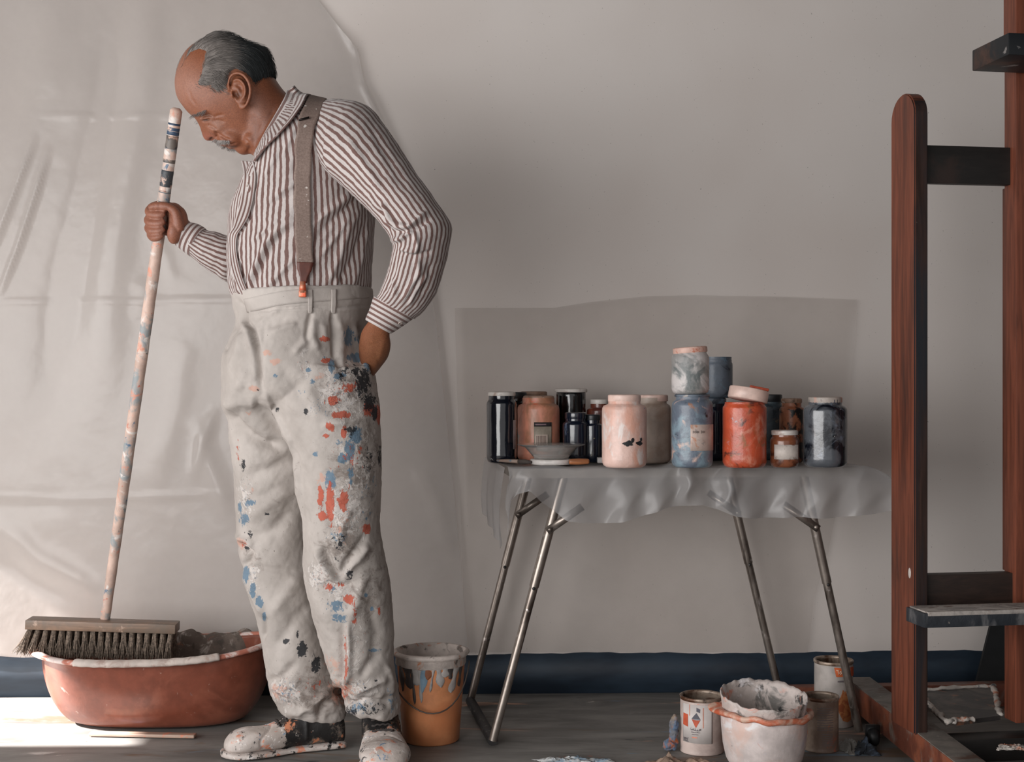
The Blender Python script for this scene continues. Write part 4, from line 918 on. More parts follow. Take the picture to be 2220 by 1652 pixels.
# =================================================================== jars
def jar_prof(r, h, nr, nh, sh=.18, br=.012):
    z1 = h-nh; s = sh*r*1.6
    return [(0, 0), (r*.80, 0), (r*.93, br*.35), (r, br), (r, z1-s), (r*.985, z1-s*.6), (r*.93, z1-s*.25), (nr*1.02, z1), (nr, z1+.002), (nr, h), (nr*.9, h), (nr*.88, h-.004), (0, h-.004)]
JARG = 'paint jars crowded on the plastic-covered table'
jars = {}
def jar(key, name, label, cat, x0, x1, yb, yt, mat, nk=.84, nhp=14, lid=None, lidh=14, lidw=None, tilt=0, group=JARG, D=None, z=TZ+.0055, cap=None, sh=.18, wobk=0.004, lidlabel=None, liddx=0):
    if D is None: D = (CAM_Z-z)*F/(yb-CY)
    pA = P((x0+x1)/2, yb, D); r = (x1-x0)/2*D/F; Dc = D+r; cx = ((x0+x1)/2-CX)/F*Dc; r = (x1-x0)/2*Dc/F
    h = (CAM_Z-(yt-CY)/F*Dc)-z
    o = empty(name, (cx, Dc, z), label, cat, group)
    nh = nhp*Dc/F; nr = r*nk
    sd = (hash(key) % 100)*.063 if False else sum(ord(c) for c in key)*.37
    g = Geo(); pf = jar_prof(r, h, nr, nh, sh)
    pf2 = [pf[0]]
    for a, b_ in zip(pf[:-1], pf[1:]):
        k = max(1, int(math.hypot(b_[0]-a[0], b_[1]-a[1])/.008))
        for i in range(1, k+1): pf2.append((a[0]+(b_[0]-a[0])*i/k, a[1]+(b_[1]-a[1])*i/k))
    g.lathe(pf2, 56, wob=lambda th, zz: 1+wobk*math.sin(3*th+zz*40+sd)+wobk*.6*math.sin(7*th-zz*90+sd))
    mk('body', g.V, g.F, mat, parent=o, local=True, autosmooth=50)
    if lid is not None:
        lr = (lidw/2*Dc/F) if lidw else nr*1.07; lh = lidh*Dc/F; g = Geo()
        pr = [(0, lh), (lr*.90, lh), (lr*.985, lh-.0015), (lr, lh-.003), (lr, .0015), (lr*.98, 0), (lr*.9, 0), (0, .0)]
        M = Matrix.Translation((liddx*Dc/F, 0, h-lh*.55)) @ Matrix.Rotation(math.radians(tilt), 4, 'Y')
        g.lathe([(0, 0)]+pr[::-1][1:], 56, M=M, wob=lambda th, zz: 1+.006*math.cos(28*th)); mk('lid', g.V, g.F, lid, parent=o, local=True, autosmooth=40)
    jars[key] = (o, r, h, Dc, cx, z); return o
def jlabel(key, a0, a1, z0, z1, mat, name='paper_label', off=.0012, parent=None):
    """a label wrapped round a jar; a0,a1 angles in degrees (0 = towards viewer, + right), z fractions of height"""
    o, r, h, Dc, cx, z = jars[key]; V = []; Fc = []; uv = []; n = 24; rr = r+off
    for i in range(n+1):
        a = math.radians(a0+(a1-a0)*i/n)
        for (rad, zz) in ((rr, z0*h), (rr, z1*h)): V.append(Vector((rad*math.sin(a), -rad*math.cos(a), zz)))
    for i in range(n): Fc.append((2*i, 2*i+2, 2*i+3, 2*i+1)); uv += [(i/n, 0), ((i+1)/n, 0), ((i+1)/n, 1), (i/n, 1)]
    ob = mk(name, V, Fc, mat, parent=parent or o, local=True, uv=uv); md = ob.modifiers.new('t', 'SOLIDIFY'); md.thickness = .0006; md.offset = 0; return ob
mblk = blotch('blue_black_paint_in_glass', (12, 17, 28), [((70, 80, 95), 22, .68, .05, (1, 1, .35)), ((150, 150, 155), 60, .74, .03)], .12, coat=.6, bmp=.12)
mblk2 = blotch('black_paint_in_glass', (9, 12, 15), [((46, 52, 62), 30, .66, .05), ((150, 148, 145), 55, .73, .03)], .15, coat=.5, seed=2, bmp=.2)
mblk3 = blotch('navy_paint_in_glass', (16, 24, 40), [((96, 106, 128), 26, .66, .05, (1, 1, .4)), ((150, 140, 110), 90, .70, .03), ((165, 170, 178), 60, .74, .03)], .18, coat=.5, seed=5, bmp=.2)
msal = blotch('salmon_paint_on_jar', (214, 142, 118), [((152, 108, 80), 16, .56, .10, (1, 1, .35)), ((196, 96, 66), 26, .63, .07), ((160, 158, 150), 30, .70, .04, (1, 1, .4))], .42, coat=.1, seed=1)
mpink = blotch('pale_pink_paint_on_jar', (226, 192, 180), [((222, 168, 148), 12, .55, .12, (1, 1, .5)), ((226, 212, 206), 30, .60, .05, (1, 1, .4)), ((120, 142, 160), 60, .72, .03), ((196, 110, 84), 50, .74, .03)], .4, coat=.15, seed=3, bmp=.5)
mbeig = blotch('beige_paint_on_jar', (186, 170, 158), [((170, 148, 132), 15, .56, .12), ((120, 95, 84), 26, .70, .05)], .45, seed=4)
mgrw = blotch('grey_white_paint_on_jar', (160, 158, 156), [((108, 114, 114), 18, .54, .09), ((206, 200, 198), 15, .52, .07), ((120, 148, 166), 26, .66, .06), ((150, 122, 104), 24, .68, .05), ((30, 32, 36), 60, .73, .03)], .45, seed=6, bmp=.5)
mblu = blotch('blue_grey_paint_on_jar', (104, 114, 126), [((52, 60, 70), 22, .60, .06), ((110, 138, 158), 18, .60, .07), ((176, 168, 162), 20, .68, .04)], .4, seed=7, bmp=.4)
mlbl = blotch('light_blue_paint_on_jar', (128, 148, 160), [((100, 110, 124), 17, .54, .07), ((212, 180, 166), 22, .62, .06), ((20, 26, 34), 26, .67, .03), ((160, 110, 80), 20, .66, .06)], .38, coat=.15, seed=8, bmp=.5)
morg = blotch('orange_red_paint_on_jar', (192, 82, 52), [((206, 130, 106), 22, .60, .07, (1, 1, .6)), ((66, 40, 34), 19, .62, .06), ((150, 96, 60), 26, .62, .08), ((168, 168, 176), 26, .68, .04)], .35, coat=.2, seed=9, bmp=.5)
mbro = blotch('brown_paint_in_glass', (128, 76, 52), [((78, 44, 32), 26, .58, .08), ((180, 120, 92), 30, .70, .04)], .25, coat=.3, seed=10)
mdbg = blotch('dark_blue_grey_paint_in_glass', (84, 88, 94), [((12, 18, 28), 16, .52, .06), ((110, 120, 136), 15, .60, .06), ((96, 82, 74), 18, .64, .06), ((190, 188, 186), 50, .71, .03)], .2, coat=.5, seed=11.3, bmp=.3)
mtea = blotch('grey_teal_paint_on_jar', (66, 80, 88), [((36, 46, 54), 22, .56, .06), ((110, 104, 96), 30, .66, .05)], .45, seed=12)
mobk = blotch('orange_and_black_paint_on_jar', (166, 104, 74), [((18, 22, 24), 14, .50, .03), ((190, 130, 96), 20, .64, .06)], .4, seed=14.2)
mrus = blotch('rust_red_paint_in_glass', (120, 66, 50), [((90, 40, 30), 16, .54, .08)], .3, coat=.3, seed=15)
mlw = blotch('white_lid_with_paint', (206, 200, 194), [((30, 30, 34), 36, .70, .04), ((170, 150, 140), 26, .62, .08)], .4, seed=1)
mlp = simple('pale_pink_plastic_lid', (226, 196, 184), .4, nscale=20)
mlb = blotch('spattered_brown_lid', (150, 120, 100), [((96, 74, 60), 40, .55, .08), ((206, 196, 188), 40, .66, .05)], .5, seed=3)
mlk = simple('dark_lid', (26, 30, 34), .4)
mlpk = blotch('paint_crusted_pink_lid', (220, 182, 168), [((196, 120, 96), 40, .60, .05), ((50, 46, 48), 46, .70, .04)], .5, seed=5)
mlgr = blotch('crusted_grey_lid', (176, 166, 158), [((206, 150, 130), 40, .62, .05), ((60, 52, 50), 36, .62, .05)], .5, seed=6)
jar('a', 'paint_jar', 'tall glass jar of blue-black paint with a white lid, leftmost on the table', 'jar', 1055, 1120, 1005, 853, mblk, nk=.86, lid=mlw, lidh=9)
jar('b', 'paint_jar', 'dark jar with black lid mostly hidden behind the blue-black and salmon jars', 'jar', 1086, 1146, 997, 856, mblk2, lid=mlk, lidh=14, nk=.8)
jar('c', 'paint_jar', 'salmon-painted jar with a grey barcode label behind the glass bowl', 'jar', 1122, 1213, 1002, 862, msal, nk=.76, nhp=13, lid=mlb, lidh=10, lidw=66)
jar('d', 'paint_jar', 'jar with a brown crusted lid peeping over the salmon jar', 'jar', 1122, 1192, 993.5, 853, msal, nk=.74, lid=mlb, lidh=10, lidw=58)
jar('e', 'paint_jar', 'tall jar of black paint with paint-flecked white lid behind the navy jars', 'jar', 1206, 1270, 996.5, 846, mblk2, nk=1.0, nhp=4, lid=mlw, lidh=8, lidw=70, sh=.04)
jar('f', 'paint_jar', 'small navy jar with vertical shine, right behind the glass bowl', 'jar', 1220, 1276, 1004, 900, mblk3, lid=mblk3, lidh=14, nk=.78)
jar('g', 'paint_jar', 'small dark navy jar between the shiny navy jar and the pale pink jar', 'jar', 1264, 1306, 1003, 904, mblk3, lid=mlk, lidh=12, nk=.74)
jar('h', 'paint_jar', 'rust-red jar with white lid peeping out left of the pale pink jar', 'jar', 1272, 1326, 996, 870, mrus, lid=mlw, lidh=10, nk=.7)
jar('i', 'paint_jar', 'large pale pink jar with two black smears', 'jar', 1305, 1402, 1016, 862, mpink, nk=.72, nhp=14, lid=mlp, lidh=15, lidw=71)
jar('j', 'paint_jar', 'beige jar with pink lid behind the large pale pink jar', 'jar', 1372, 1454, 1006, 862, mbeig, nk=.78, nhp=13, lid=mlp, lidh=14, lidw=62, liddx=4)
jar('k', 'paint_jar', 'light blue jar with a torn pale label, under the grey-white jar', 'jar', 1456, 1545, 1015.5, 857, mlbl, nk=.80, nhp=10, lid=mblu, lidh=6)
o_, r_, h_, D_, cx_, z_ = jars['k']
jar('l', 'paint_jar', 'grey and white smeared jar with pink crusted lid, stacked topmost on the light blue jar', 'jar', 1456, 1537, 857, 758, mgrw, nk=.86, nhp=8, lid=mlpk, lidh=13, lidw=74, tilt=-4, D=D_-.045, z=z_+h_+.003)
jar('m', 'paint_jar', 'dark navy jar behind the light blue jar, with a greyish lid', 'jar', 1508, 1576, 1000, 868, mblk3, nk=.9, lid=mblu, lidh=12, lidw=64)
o_, r_, h_, D_, cx_, z_ = jars['m']
jar('n', 'paint_jar', 'blue-grey jar without a lid, stacked behind the grey-white jar', 'jar', 1520, 1588, 866, 774, mblu, nk=.93, nhp=8, D=D_-r_, z=z_+h_+.0065)
jar('o', 'paint_jar', 'orange-red jar under a tilted pink lid', 'jar', 1567, 1661, 1016, 872, morg, nk=.90, nhp=5, sh=.10)
jar('p', 'paint_jar', 'grey-teal jar with dark lid behind the orange-red jar', 'jar', 1642, 1698, 998, 862, mtea, nk=.84, lid=mlk, lidh=16)
jar('q', 'paint_jar', 'orange jar with a black patch behind the small brown jar', 'jar', 1690, 1742, 1004, 868, mobk, nk=.80, lid=mlb, lidh=10)
jar('r', 'paint_jar', 'small brown jar with a stained white label', 'jar', 1670, 1732, 1014.5, 937, mbro, nk=.86, nhp=11, lid=mlw, lidh=10)
jar('s', 'paint_jar', 'dark blue-grey glass jar with a crusted lid, rightmost on the table', 'jar', 1742, 1836, 1015, 866, mdbg, nk=.76, nhp=12, lid=mlgr, lidh=13, lidw=72)
# label on the salmon jar: dark header, grey field, barcode
mlab = simple('grey_label_paper', (150, 140, 126), .6); mlabd = simple('dark_label_ink', (44, 40, 42), .6); mlabw = simple('label_white', (204, 186, 174), .6)
L_ = jlabel('c', -13, 36, .20, .62, mlab); jlabel('c', -13, 34, .555, .62, mlabd, 'label_print', .0022, L_); jlabel('c', -9, 19, .575, .598, simple('label_pinkish_ink', (140, 118, 124), .6), 'label_print', .0030, L_)
jlabel('c', -10, 24, .16, .43, mlabw, 'label_print', .0022, L_)
g = Geo(); o_, r_, h_, D_, cx_, z_ = jars['c']; rr = r_+.0032; a = -6.5
for wdt in (1.2, .7, 1.6, .6, 1.0, 1.8, .7, .8, 1.4, .6, 1.1):
    a0, a1 = math.radians(a), math.radians(a+wdt); V = [Vector((rr*math.sin(t), -rr*math.cos(t), z*h_)) for t in (a0, a1) for z in (.17, .41)]; g.add(V, [(0, 2, 3, 1)]); a += wdt+1.3
mk('barcode', g.V, g.F, simple('barcode_ink', (112, 92, 84), .6), parent=L_, local=True, smooth=False)
mtorn = blotch('torn_pale_label', (204, 184, 174), [((196, 140, 112), 30, .62, .06), ((150, 100, 72), 30, .68, .05), ((140, 134, 132), 26, .66, .05), ((120, 140, 158), 26, .70, .05)], .6, seed=2.2)
L2 = jlabel('k', -12, 72, .24, .60, mtorn)
g = Geo(); o_, r_, h_, D_, cx_, z_ = jars['k']; rr = r_+.0026; random.seed(3)
for (zc, aa, n_) in ((.50, -6, 8), (.50, 16, 6)):
    for k in range(n_):
        a0 = math.radians(aa+k*2.1); a1 = a0+math.radians(random.uniform(.8, 1.4)); hh = random.uniform(.010, .022); g.add([Vector((rr*math.sin(t), -rr*math.cos(t), (zc+s_)*h_)) for t in (a0, a1) for s_ in (-hh, hh)], [(0, 2, 3, 1)])
mk('label_lettering', g.V, g.F, simple('faded_ink', (124, 112, 106), .6), parent=L2, local=True, smooth=False)
mstl = blotch('stained_white_label', (206, 196, 188), [((110, 64, 46), 34, .58, .05), ((60, 44, 40), 40, .68, .04)], .6, seed=4.4); jlabel('r', -55, 52, .24, .66, mstl)
# two black smears on the pink jar
mbs = simple('black_smear', (30, 30, 32), .5)
o_, r_, h_, D_, cx_, z_ = jars['i']; g = Geo(); rr = r_+.0006; random.seed(11)
for (ac, zc, ra, rz) in ((3, .350, 13, .036), (7, .385, 6, .020), (16, .40, 4, .040), (36, .355, 11, .038), (42, .41, 4, .030)):
    V = []; n_ = 18
    for k in range(n_):
        t = 2*math.pi*k/n_; j_ = random.uniform(.7, 1.15); a = math.radians(ac+ra*math.cos(t)*j_); V.append(Vector((rr*math.sin(a)*1.006, -rr*math.cos(a)*1.006, (zc+rz*math.sin(t)*j_)*h_)))
    V.append(Vector((rr*math.sin(math.radians(ac))*1.014, -rr*math.cos(math.radians(ac))*1.014, zc*h_))); g.add(V, [(k, (k+1) % n_, n_) for k in range(n_)])
mk('paint_smear', g.V, g.F, mbs, parent=jars['i'][0], local=True)
# pale pinkish strip up the right side of the leftmost jar
jlabel('a', 50, 66, .20, .62, simple('pale_pinkish_strip', (160, 140, 138), .5))
# tilted lid on the orange jar, a red scraper on it
o_, r_, h_, D_, cx_, z_ = jars['o']; c_ = P(1620, 870, D_); lr = 43*D_/F; g = Geo()
M = Matrix.Translation((c_.x, D_, z_+h_+.004)) @ Matrix.Rotation(math.radians(11), 4, 'Y') @ Matrix.Rotation(math.radians(-4), 4, 'X')
lh = .027; g.lathe([(0, 0), (lr*.96, 0), (lr, .002), (lr, lh-.002), (lr*.97, lh), (lr*.93, lh), (lr*.93, .004), (0, .004)], 64, M=Matrix.Translation((0, 0, 0)) @ M)
lid = props(mk('jar_lid', g.V, g.F, mlp, origin=(c_.x, D_, z_+h_)), 'pale pink lid lying tilted on top of the orange-red jar', 'lid')
g = Geo(); M2 = M @ Matrix.Translation((.020, -.012, lh+.004)); g.box(-.022, .022, -.006, .006, -.003, .004, M=M2, bev=.002)
props(mk('paint_stick', g.V, g.F, blotch('red_orange_painted_wood', (190, 84, 56), [((222, 130, 110), 40, .6, .06)], .5), origin=M2.translation), 'short red-orange painted stick lying on the tilted pink lid', 'stick')
# glass bowl on a white lid, brush and cork-coloured stub
dz = TZ+.007; Dl = 3.155; cxl = ((1195-CX)/F)*Dl
g = Geo(); lr = 46*Dl/F; g.lathe([(0, 0), (lr*.97, 0), (lr, .002), (lr, .010), (lr*.96, .012), (0, .012)], 48, c=(cxl, Dl, dz))
props(mk('jar_lid', g.V, g.F, simple('white_plastic_lid', (216, 210, 206), .4), origin=(cxl, Dl, dz)), 'flat white lid under the glass bowl', 'lid')
mg = bpy.data.materials.new('cloudy_glass'); mg.use_nodes = True; nt = mg.node_tree; b = nt.nodes['Principled BSDF']; b.inputs['Base Color'].default_value = (.86, .85, .83, 1); b.inputs['Roughness'].default_value = .08; b.inputs['Transmission Weight'].default_value = .85; b.inputs['IOR'].default_value = 1.25; b.inputs['Coat Weight'].default_value = .5
g = Geo(); R_ = 74*Dl/F; hb = 31*Dl/F; rb = 36*Dl/F
g.lathe([(0, 0), (rb, 0), (rb*1.25, hb*.35), (R_*.78, hb*.80), (R_*.98, hb*.97), (R_, hb), (R_*.97, hb+.001), (R_*.76, hb*.86), (rb*1.2, hb*.42), (rb*.95, .004), (0, .004)], 64, c=(cxl, Dl, dz+.013))
props(mk('glass_bowl', g.V, g.F, mg, origin=(cxl, Dl, dz+.013)), 'shallow clear glass bowl with flared rim at the front of the table', 'bowl')
g = Geo(); a = P(1234, 1009, 3.115); bq = P(1277, 1009, 3.125); a.z = bq.z = dz+.008; g.tube([a, a+(bq-a)*.08, a+(bq-a)*.5, a+(bq-a)*.92, bq], [.005, .0068, .0076, .0068, .005], 16)
props(mk('brush_handle_stub', g.V, g.F, wood('orange_brown_wood', (168, 108, 70), axis='X'), origin=a), 'short orange-brown wooden stub beside the glass bowl', 'wooden stub')
g = Geo(); br = empty('paint_brush', P(1115, 1004, 3.24), 'thin paint brush lying at the left front corner of the table', 'paint brush'); a = P(1078, 1004, 3.20); bq = P(1125, 1006, 3.16); e = P(1152, 1008, 3.13)
a.z = bq.z = e.z = dz+.006; g.tube([a, (a+bq)/2, bq], [.003, .0045, .005], 10); mk('handle', g.V, g.F, blotch('spattered_handle', (150, 130, 118), [((90, 110, 125), 60, .6, .05)], .5), parent=br)
g = Geo(); g.tube([bq, (bq+e)/2, e], [.0055, .0062, .003], 10); mk('bristles', g.V, g.F, simple('dark_bristle', (70, 62, 58), .8), parent=br)
g = Geo(); c_ = P(1303, 1006, 3.20); g.box(c_.x-.009, c_.x+.012, 3.19, 3.22, dz, dz+.013, bev=.002); props(mk('small_box', g.V, g.F, simple('white_card', (200, 196, 194), .6), origin=(c_.x, 3.2, dz)), 'tiny white box left of the foot of the pale pink jar', 'box')

# =================================================================== broom
mpole = blotch('paint_spattered_pole', (206, 178, 164), [((150, 156, 158), 20, .55, .07, (1, 1, .7)), ((214, 150, 128), 26, .62, .05), ((196, 100, 76), 50, .69, .03), ((92, 116, 140), 34, .66, .04), ((60, 66, 72), 40, .69, .04), ((222, 214, 208), 24, .60, .05)], .5, seed=3.3, bmp=.35)
pt = P(382, 240, 2.99); pb = P(228, 1342, 3.30)
Bx = pb.copy()
broom = empty('push_broom', (Bx.x, Bx.y, 0.17), 'push broom with long paint-spattered pole, standing in the red tub, held by the man', 'broom')
g = Geo(); pts = [pb+(pt-pb)*(i/40) for i in range(41)]; ext = pb-(pt-pb).normalized()*.012
g.tube([ext]+pts+[pt+(pt-pb).normalized()*.006], [.0105]+[.0118+.0018*min(1, i/12)+.0004*math.sin(i*2.1) for i in range(41)]+[.008], 20)
mk('pole', g.V, g.F, mpole, parent=broom)
# dark and blue bands painted near the pole's top
for (t0, t1, col, nm) in ((.957, .978, (56, 76, 100), 'blue'), (.90, .955, (112, 104, 98), 'grey'), (.855, .895, (62, 66, 70), 'dark'), (.835, .856, (100, 106, 110), 'grey')):
    g = Geo(); q0 = pb+(pt-pb)*t0; q1 = pb+(pt-pb)*t1; g.tube([q0+(q1-q0)*k/6 for k in range(7)], [.01368+.0003*math.sin(k*2.4+t0*40) for k in range(7)], 20, cap=True)
    mk('paint_band', g.V, g.F, blotch('band_'+nm, col, [((206, 176, 160), 50, .60, .05), ((40, 52, 66), 50, .64, .05)], .5, seed=t0*9), parent=broom)
mblock = wood('grey_brown_brush_wood', (140, 112, 92), axis='X', layers=[((110, 96, 84), 12, .5, .15), ((176, 150, 132), 30, .66, .05)])
b0 = P(62, 1350, 3.27); b1 = P(385, 1360, 3.29); ax_ = (b1-b0).normalized(); Lb = (b1-b0).length/2; cb = (b0+b1)/2
Mb = Matrix.Translation(cb) @ Matrix.Rotation(-math.atan2(ax_.z, ax_.x), 4, 'Y') @ Matrix.Rotation(math.atan2(ax_.y, ax_.x), 4, 'Z')
g = Geo(); g.box(-Lb, Lb, -.030, .030, -.0115, .0115, M=Mb, bev=.002); mk('brush_block', g.V, g.F, mblock, parent=broom, autosmooth=40)
mbri = simple('grey_brown_bristle', (112, 98, 86), .85, var=.35, nscale=200)
random.seed(5); protos = []
for v_ in range(4):
    g = Geo()
    for k in range(46):
        a = random.uniform(0, 6.28); rr = random.uniform(0, 1)**.5; x0 = rr*.0055*math.cos(a); y0 = rr*.0055*math.sin(a)
        fx = x0*2.2+random.gauss(0, .0022); fy = y0*2.6+random.gauss(0, .0022); L = random.uniform(.060, .072)
        bendx = random.gauss(0, .002); g.tube([Vector((x0, y0, 0)), Vector((x0*1.3+bendx*.2, y0*1.3, -L*.35)), Vector((fx*.7+bendx, fy*.7, -L*.7)), Vector((fx+bendx*1.8, fy, -L))], [.0010, .0009, .0008, .0004], 4, cap=False)
    g.tube([Vector((0, 0, .002)), Vector((0, 0, -.012)), Vector((0, 0, -.035)), Vector((0, 0, -.055))], [.0058, .0066, .0070, .0055], 10)
    protos.append(g)
first = []
for v_, g in enumerate(protos):
    me = bpy.data.meshes.new('bristle_tuft'); me.from_pydata([tuple(v) for v in g.V], [], g.F); me.materials.append(mbri); me.polygons.foreach_set('use_smooth', [True]*len(me.polygons)); first.append(me)
for rI, yy in enumerate((-.021, 0, .021)):
    for k in range(19):
        x = -Lb+.012+(2*Lb-.024)*k/18; o = bpy.data.objects.new('bristle_tuft', first[(k+rI) % 4]); COL.objects.link(o); o.parent = broom
        out = (x/Lb)**5; M = Mb @ Matrix.Translation((x, yy, -.010)) @ Matrix.Rotation(-.50*max(0, -x/Lb)**4*1.0+.10*max(0, x/Lb)**4*-1, 4, 'Y').inverted() @ Matrix.Rotation(random.uniform(0, 6), 4, 'Z')
        o.matrix_local = Matrix.Translation(-ORG[broom.name]) @ M

# =================================================================== terracotta-red tub
mtub = blotch('red_brown_plastic', (120, 66, 50), [((134, 78, 60), 10, .56, .10), ((176, 152, 140), 34, .70, .04), ((120, 130, 136), 30, .735, .03)], .30, coat=.25, seed=2, bmp=.15)
mrim = blotch('paint_worn_red_rim', (182, 112, 92), [((212, 196, 190), 22, .52, .06), ((160, 90, 70), 30, .62, .05)], .45, seed=4, bmp=.4)
tc = Vector((P(345, 1400, 3.325).x, 3.325, 0)); tub = empty('plastic_tub', tc, 'oval red-brown plastic tub with paint-crusted rim, under the broom head', 'tub')
def tubpt(t, k, z):       # k 0 bottom .. 1 rim
    a = .205+(.285-.205)*k**.6+.015*math.sin(math.pi*k)*.8; b_ = .105+(.165-.105)*k**.7
    e = 2/2.5; c_, s_ = math.cos(t), math.sin(t)
    x = a*math.copysign(abs(c_)**e, c_); y = b_*math.copysign(abs(s_)**e, s_); return Vector((x, y, z))
def rimz(t): return .176+.018*abs(math.cos(t))**2.2+.010*math.cos(t)
n_ = 128; V = []; Fc = []; rows = 22
for i in range(rows):
    k = i/(rows-1)
    for j in range(n_):
        t = 2*math.pi*j/n_; V.append(tc+tubpt(t, k, .006+(rimz(t)-.006)*(k**1.15)))
for i in range(rows-1):
    for j in range(n_): j2 = (j+1) % n_; Fc.append((i*n_+j, i*n_+j2, (i+1)*n_+j2, (i+1)*n_+j))
ib = len(V)
for i in range(rows):
    k = 1-i/(rows-1)
    for j in range(n_):
        t = 2*math.pi*j/n_; p = tubpt(t, k, .012+(rimz(t)-.012)*(k**1.15)); p.x *= .982; p.y *= .972; V.append(tc+p)
for i in range(rows-1):
    for j in range(n_): j2 = (j+1) % n_; Fc.append((ib+i*n_+j, ib+i*n_+j2, ib+(i+1)*n_+j2, ib+(i+1)*n_+j))
for j in range(n_): j2 = (j+1) % n_; Fc.append(((rows-1)*n_+j, (rows-1)*n_+j2, ib+j2, ib+j))
Fc.append(tuple(range(n_-1, -1, -1))); Fc.append(tuple(ib+(rows-1)*n_+j for j in range(n_)))
mk('basin', V, Fc, mtub, parent=tub)
# rolled rim with a wide lip at the left end
g = Geo(); V = []; Fc = []; m_ = 12
for j in range(n_):
    t = 2*math.pi*j/n_; p = tubpt(t, 1, rimz(t)); w_ = .013+.018*max(0, -math.cos(t))**6; nx = Vector((math.cos(t)*.7, math.sin(t), 0)).normalized()
    for i in range(m_):
        a = 2*math.pi*i/m_; V.append(tc+p+nx*(w_*.5+(w_*.5+.003)*math.cos(a)-.003)+Vector((0, 0, .0065*math.sin(a)-.001)))
for j in range(n_):
    j2 = (j+1) % n_
    for i in range(m_): i2 = (i+1) % m_; Fc.append((j*m_+i, j2*m_+i, j2*m_+i2, j*m_+i2))
mk('rim', V, Fc, mrim, parent=tub)
g = Geo(); V = []; Fc = []      # old rag over the back rim, inside
mrag = blotch('grey_brown_rag', (104, 92, 84), [((150, 96, 74), 18, .62, .05), ((180, 170, 162), 26, .62, .07), ((84, 76, 70), 22, .58, .06)], .9, seed=4, bmp=.6)
nx_, nz_ = 60, 22
for i in range(nx_):
    s = i/(nx_-1); x = -.03+s*.25
    for j in range(nz_):
        t = j/(nz_-1); a = t*math.pi*1.0; z0 = .192+.005*math.sin(s*9)+.004*math.sin(s*23+1)
        if t < .5: y = .150+.0-(.5-t)*.07; z = z0-(.5-t)*.16
        else: y = .150+(t-.5)*.06; z = z0-(t-.5)*.02
        V.append(tc+Vector((x+.003*math.sin(t*11+s*5), y+.004*math.sin(s*19+t*7)-.006, z+.003*math.sin(s*31+t*9))))
for i in range(nx_-1):
    for j in range(nz_-1): Fc.append((i*nz_+j, (i+1)*nz_+j, (i+1)*nz_+j+1, i*nz_+j+1))
o = mk('rag', V, Fc, mrag, origin=tc+Vector((.1, .15, .18))); md = o.modifiers.new('t', 'SOLIDIFY'); md.thickness = .006; props(o, 'dirty grey-brown rag hanging over the far rim of the red tub', 'rag')
# stained cloth strip over the front rim
V = []; Fc = []
for i in range(50):
    s = i/49; t = math.radians(-118+s*62); p = tubpt(t, 1, rimz(t)); nx = Vector((math.cos(t)*.7, math.sin(t), 0)).normalized()
    for j in range(10):
        a = math.radians(200-j*26); V.append(tc+p+nx*(.0065+.0125*math.cos(a))+Vector((0, 0, .0090*math.sin(a)+.0005*math.sin(s*60))))
for i in range(49):
    for j in range(9): Fc.append((i*10+j, (i+1)*10+j, (i+1)*10+j+1, i*10+j+1))
o = mk('masking_strip', V, Fc, blotch('greyish_paint_crust', (190, 178, 170), [((160, 140, 130), 26, .56, .1), ((180, 120, 100), 30, .68, .04)], .7, seed=9, bmp=.5), parent=tub); md = o.modifiers.new('t', 'SOLIDIFY'); md.thickness = .0015
# flat stick and crushed board on the floor in front of the tub
g = Geo(); a = P(196, 1578, 3.17); b_ = P(424, 1592, 3.15); a.z = b_.z = .006; ax_ = (b_-a).normalized(); c_ = (a+b_)/2; M = Matrix.Translation(c_) @ Matrix.Rotation(math.atan2(ax_.y, ax_.x), 4, 'Z'); L = (b_-a).length/2
g.box(-L, L, -.012, .012, -.004, .004, M=M, bev=.002)
props(mk('wooden_slat', g.V, g.F, wood('pale_slat_wood', (176, 150, 134), axis='X', layers=[((206, 130, 104), 26, .64, .05)]), origin=c_), 'thin paint-stained wooden slat on the floor in front of the red tub', 'wooden slat')

# =================================================================== orange bucket
Db = 3.065; R0 = 66*Db/F; bc = Vector(((934-CX)/F*(Db+.07), Db+.075, 0)); bucket = empty('bucket', bc, 'orange plastic bucket with white paint-crusted rim, behind the man\'s foot', 'bucket')
mbk = blotch('orange_plastic', (212, 142, 98), [((204, 128, 84), 9, .55, .12)], .38, coat=.15, seed=1, bmp=.1)
hB = .212; rb, rt = .0675, .082
g = Geo(); g.lathe([(0, 0), (rb*.94, 0), (rb, .004), (rb+(rt-rb)*.5, hB*.5), (rb+(rt-rb)*.88, hB*.86)], 80, c=bc); mk('shell', g.V, g.F, mbk, parent=bucket)
mcr = blotch('paint_crusted_rim', (206, 194, 186), [((196, 130, 96), 30, .64, .05), ((110, 100, 94), 26, .62, .06), ((50, 48, 50), 44, .72, .04)], .5, seed=7, bmp=.6)
g = Geo(); rm = rb+(rt-rb)*.85
g.lathe([(rm, hB*.85), (rm+.004, hB*.86), (rt+.001, hB*.94), (rt+.006, hB*.95), (rt+.009, hB*.975), (rt+.007, hB), (rt+.001, hB+.002), (rt-.002, hB), (rm-.003, hB*.85), (rb-.004, .006), (0, .006)], 96, c=bc, wob=lambda th, z: 1+(.012*math.sin(th*5+z*60)+.008*math.sin(th*13)) if z > hB*.84 else 1); mk('rim', g.V, g.F, mcr, parent=bucket)
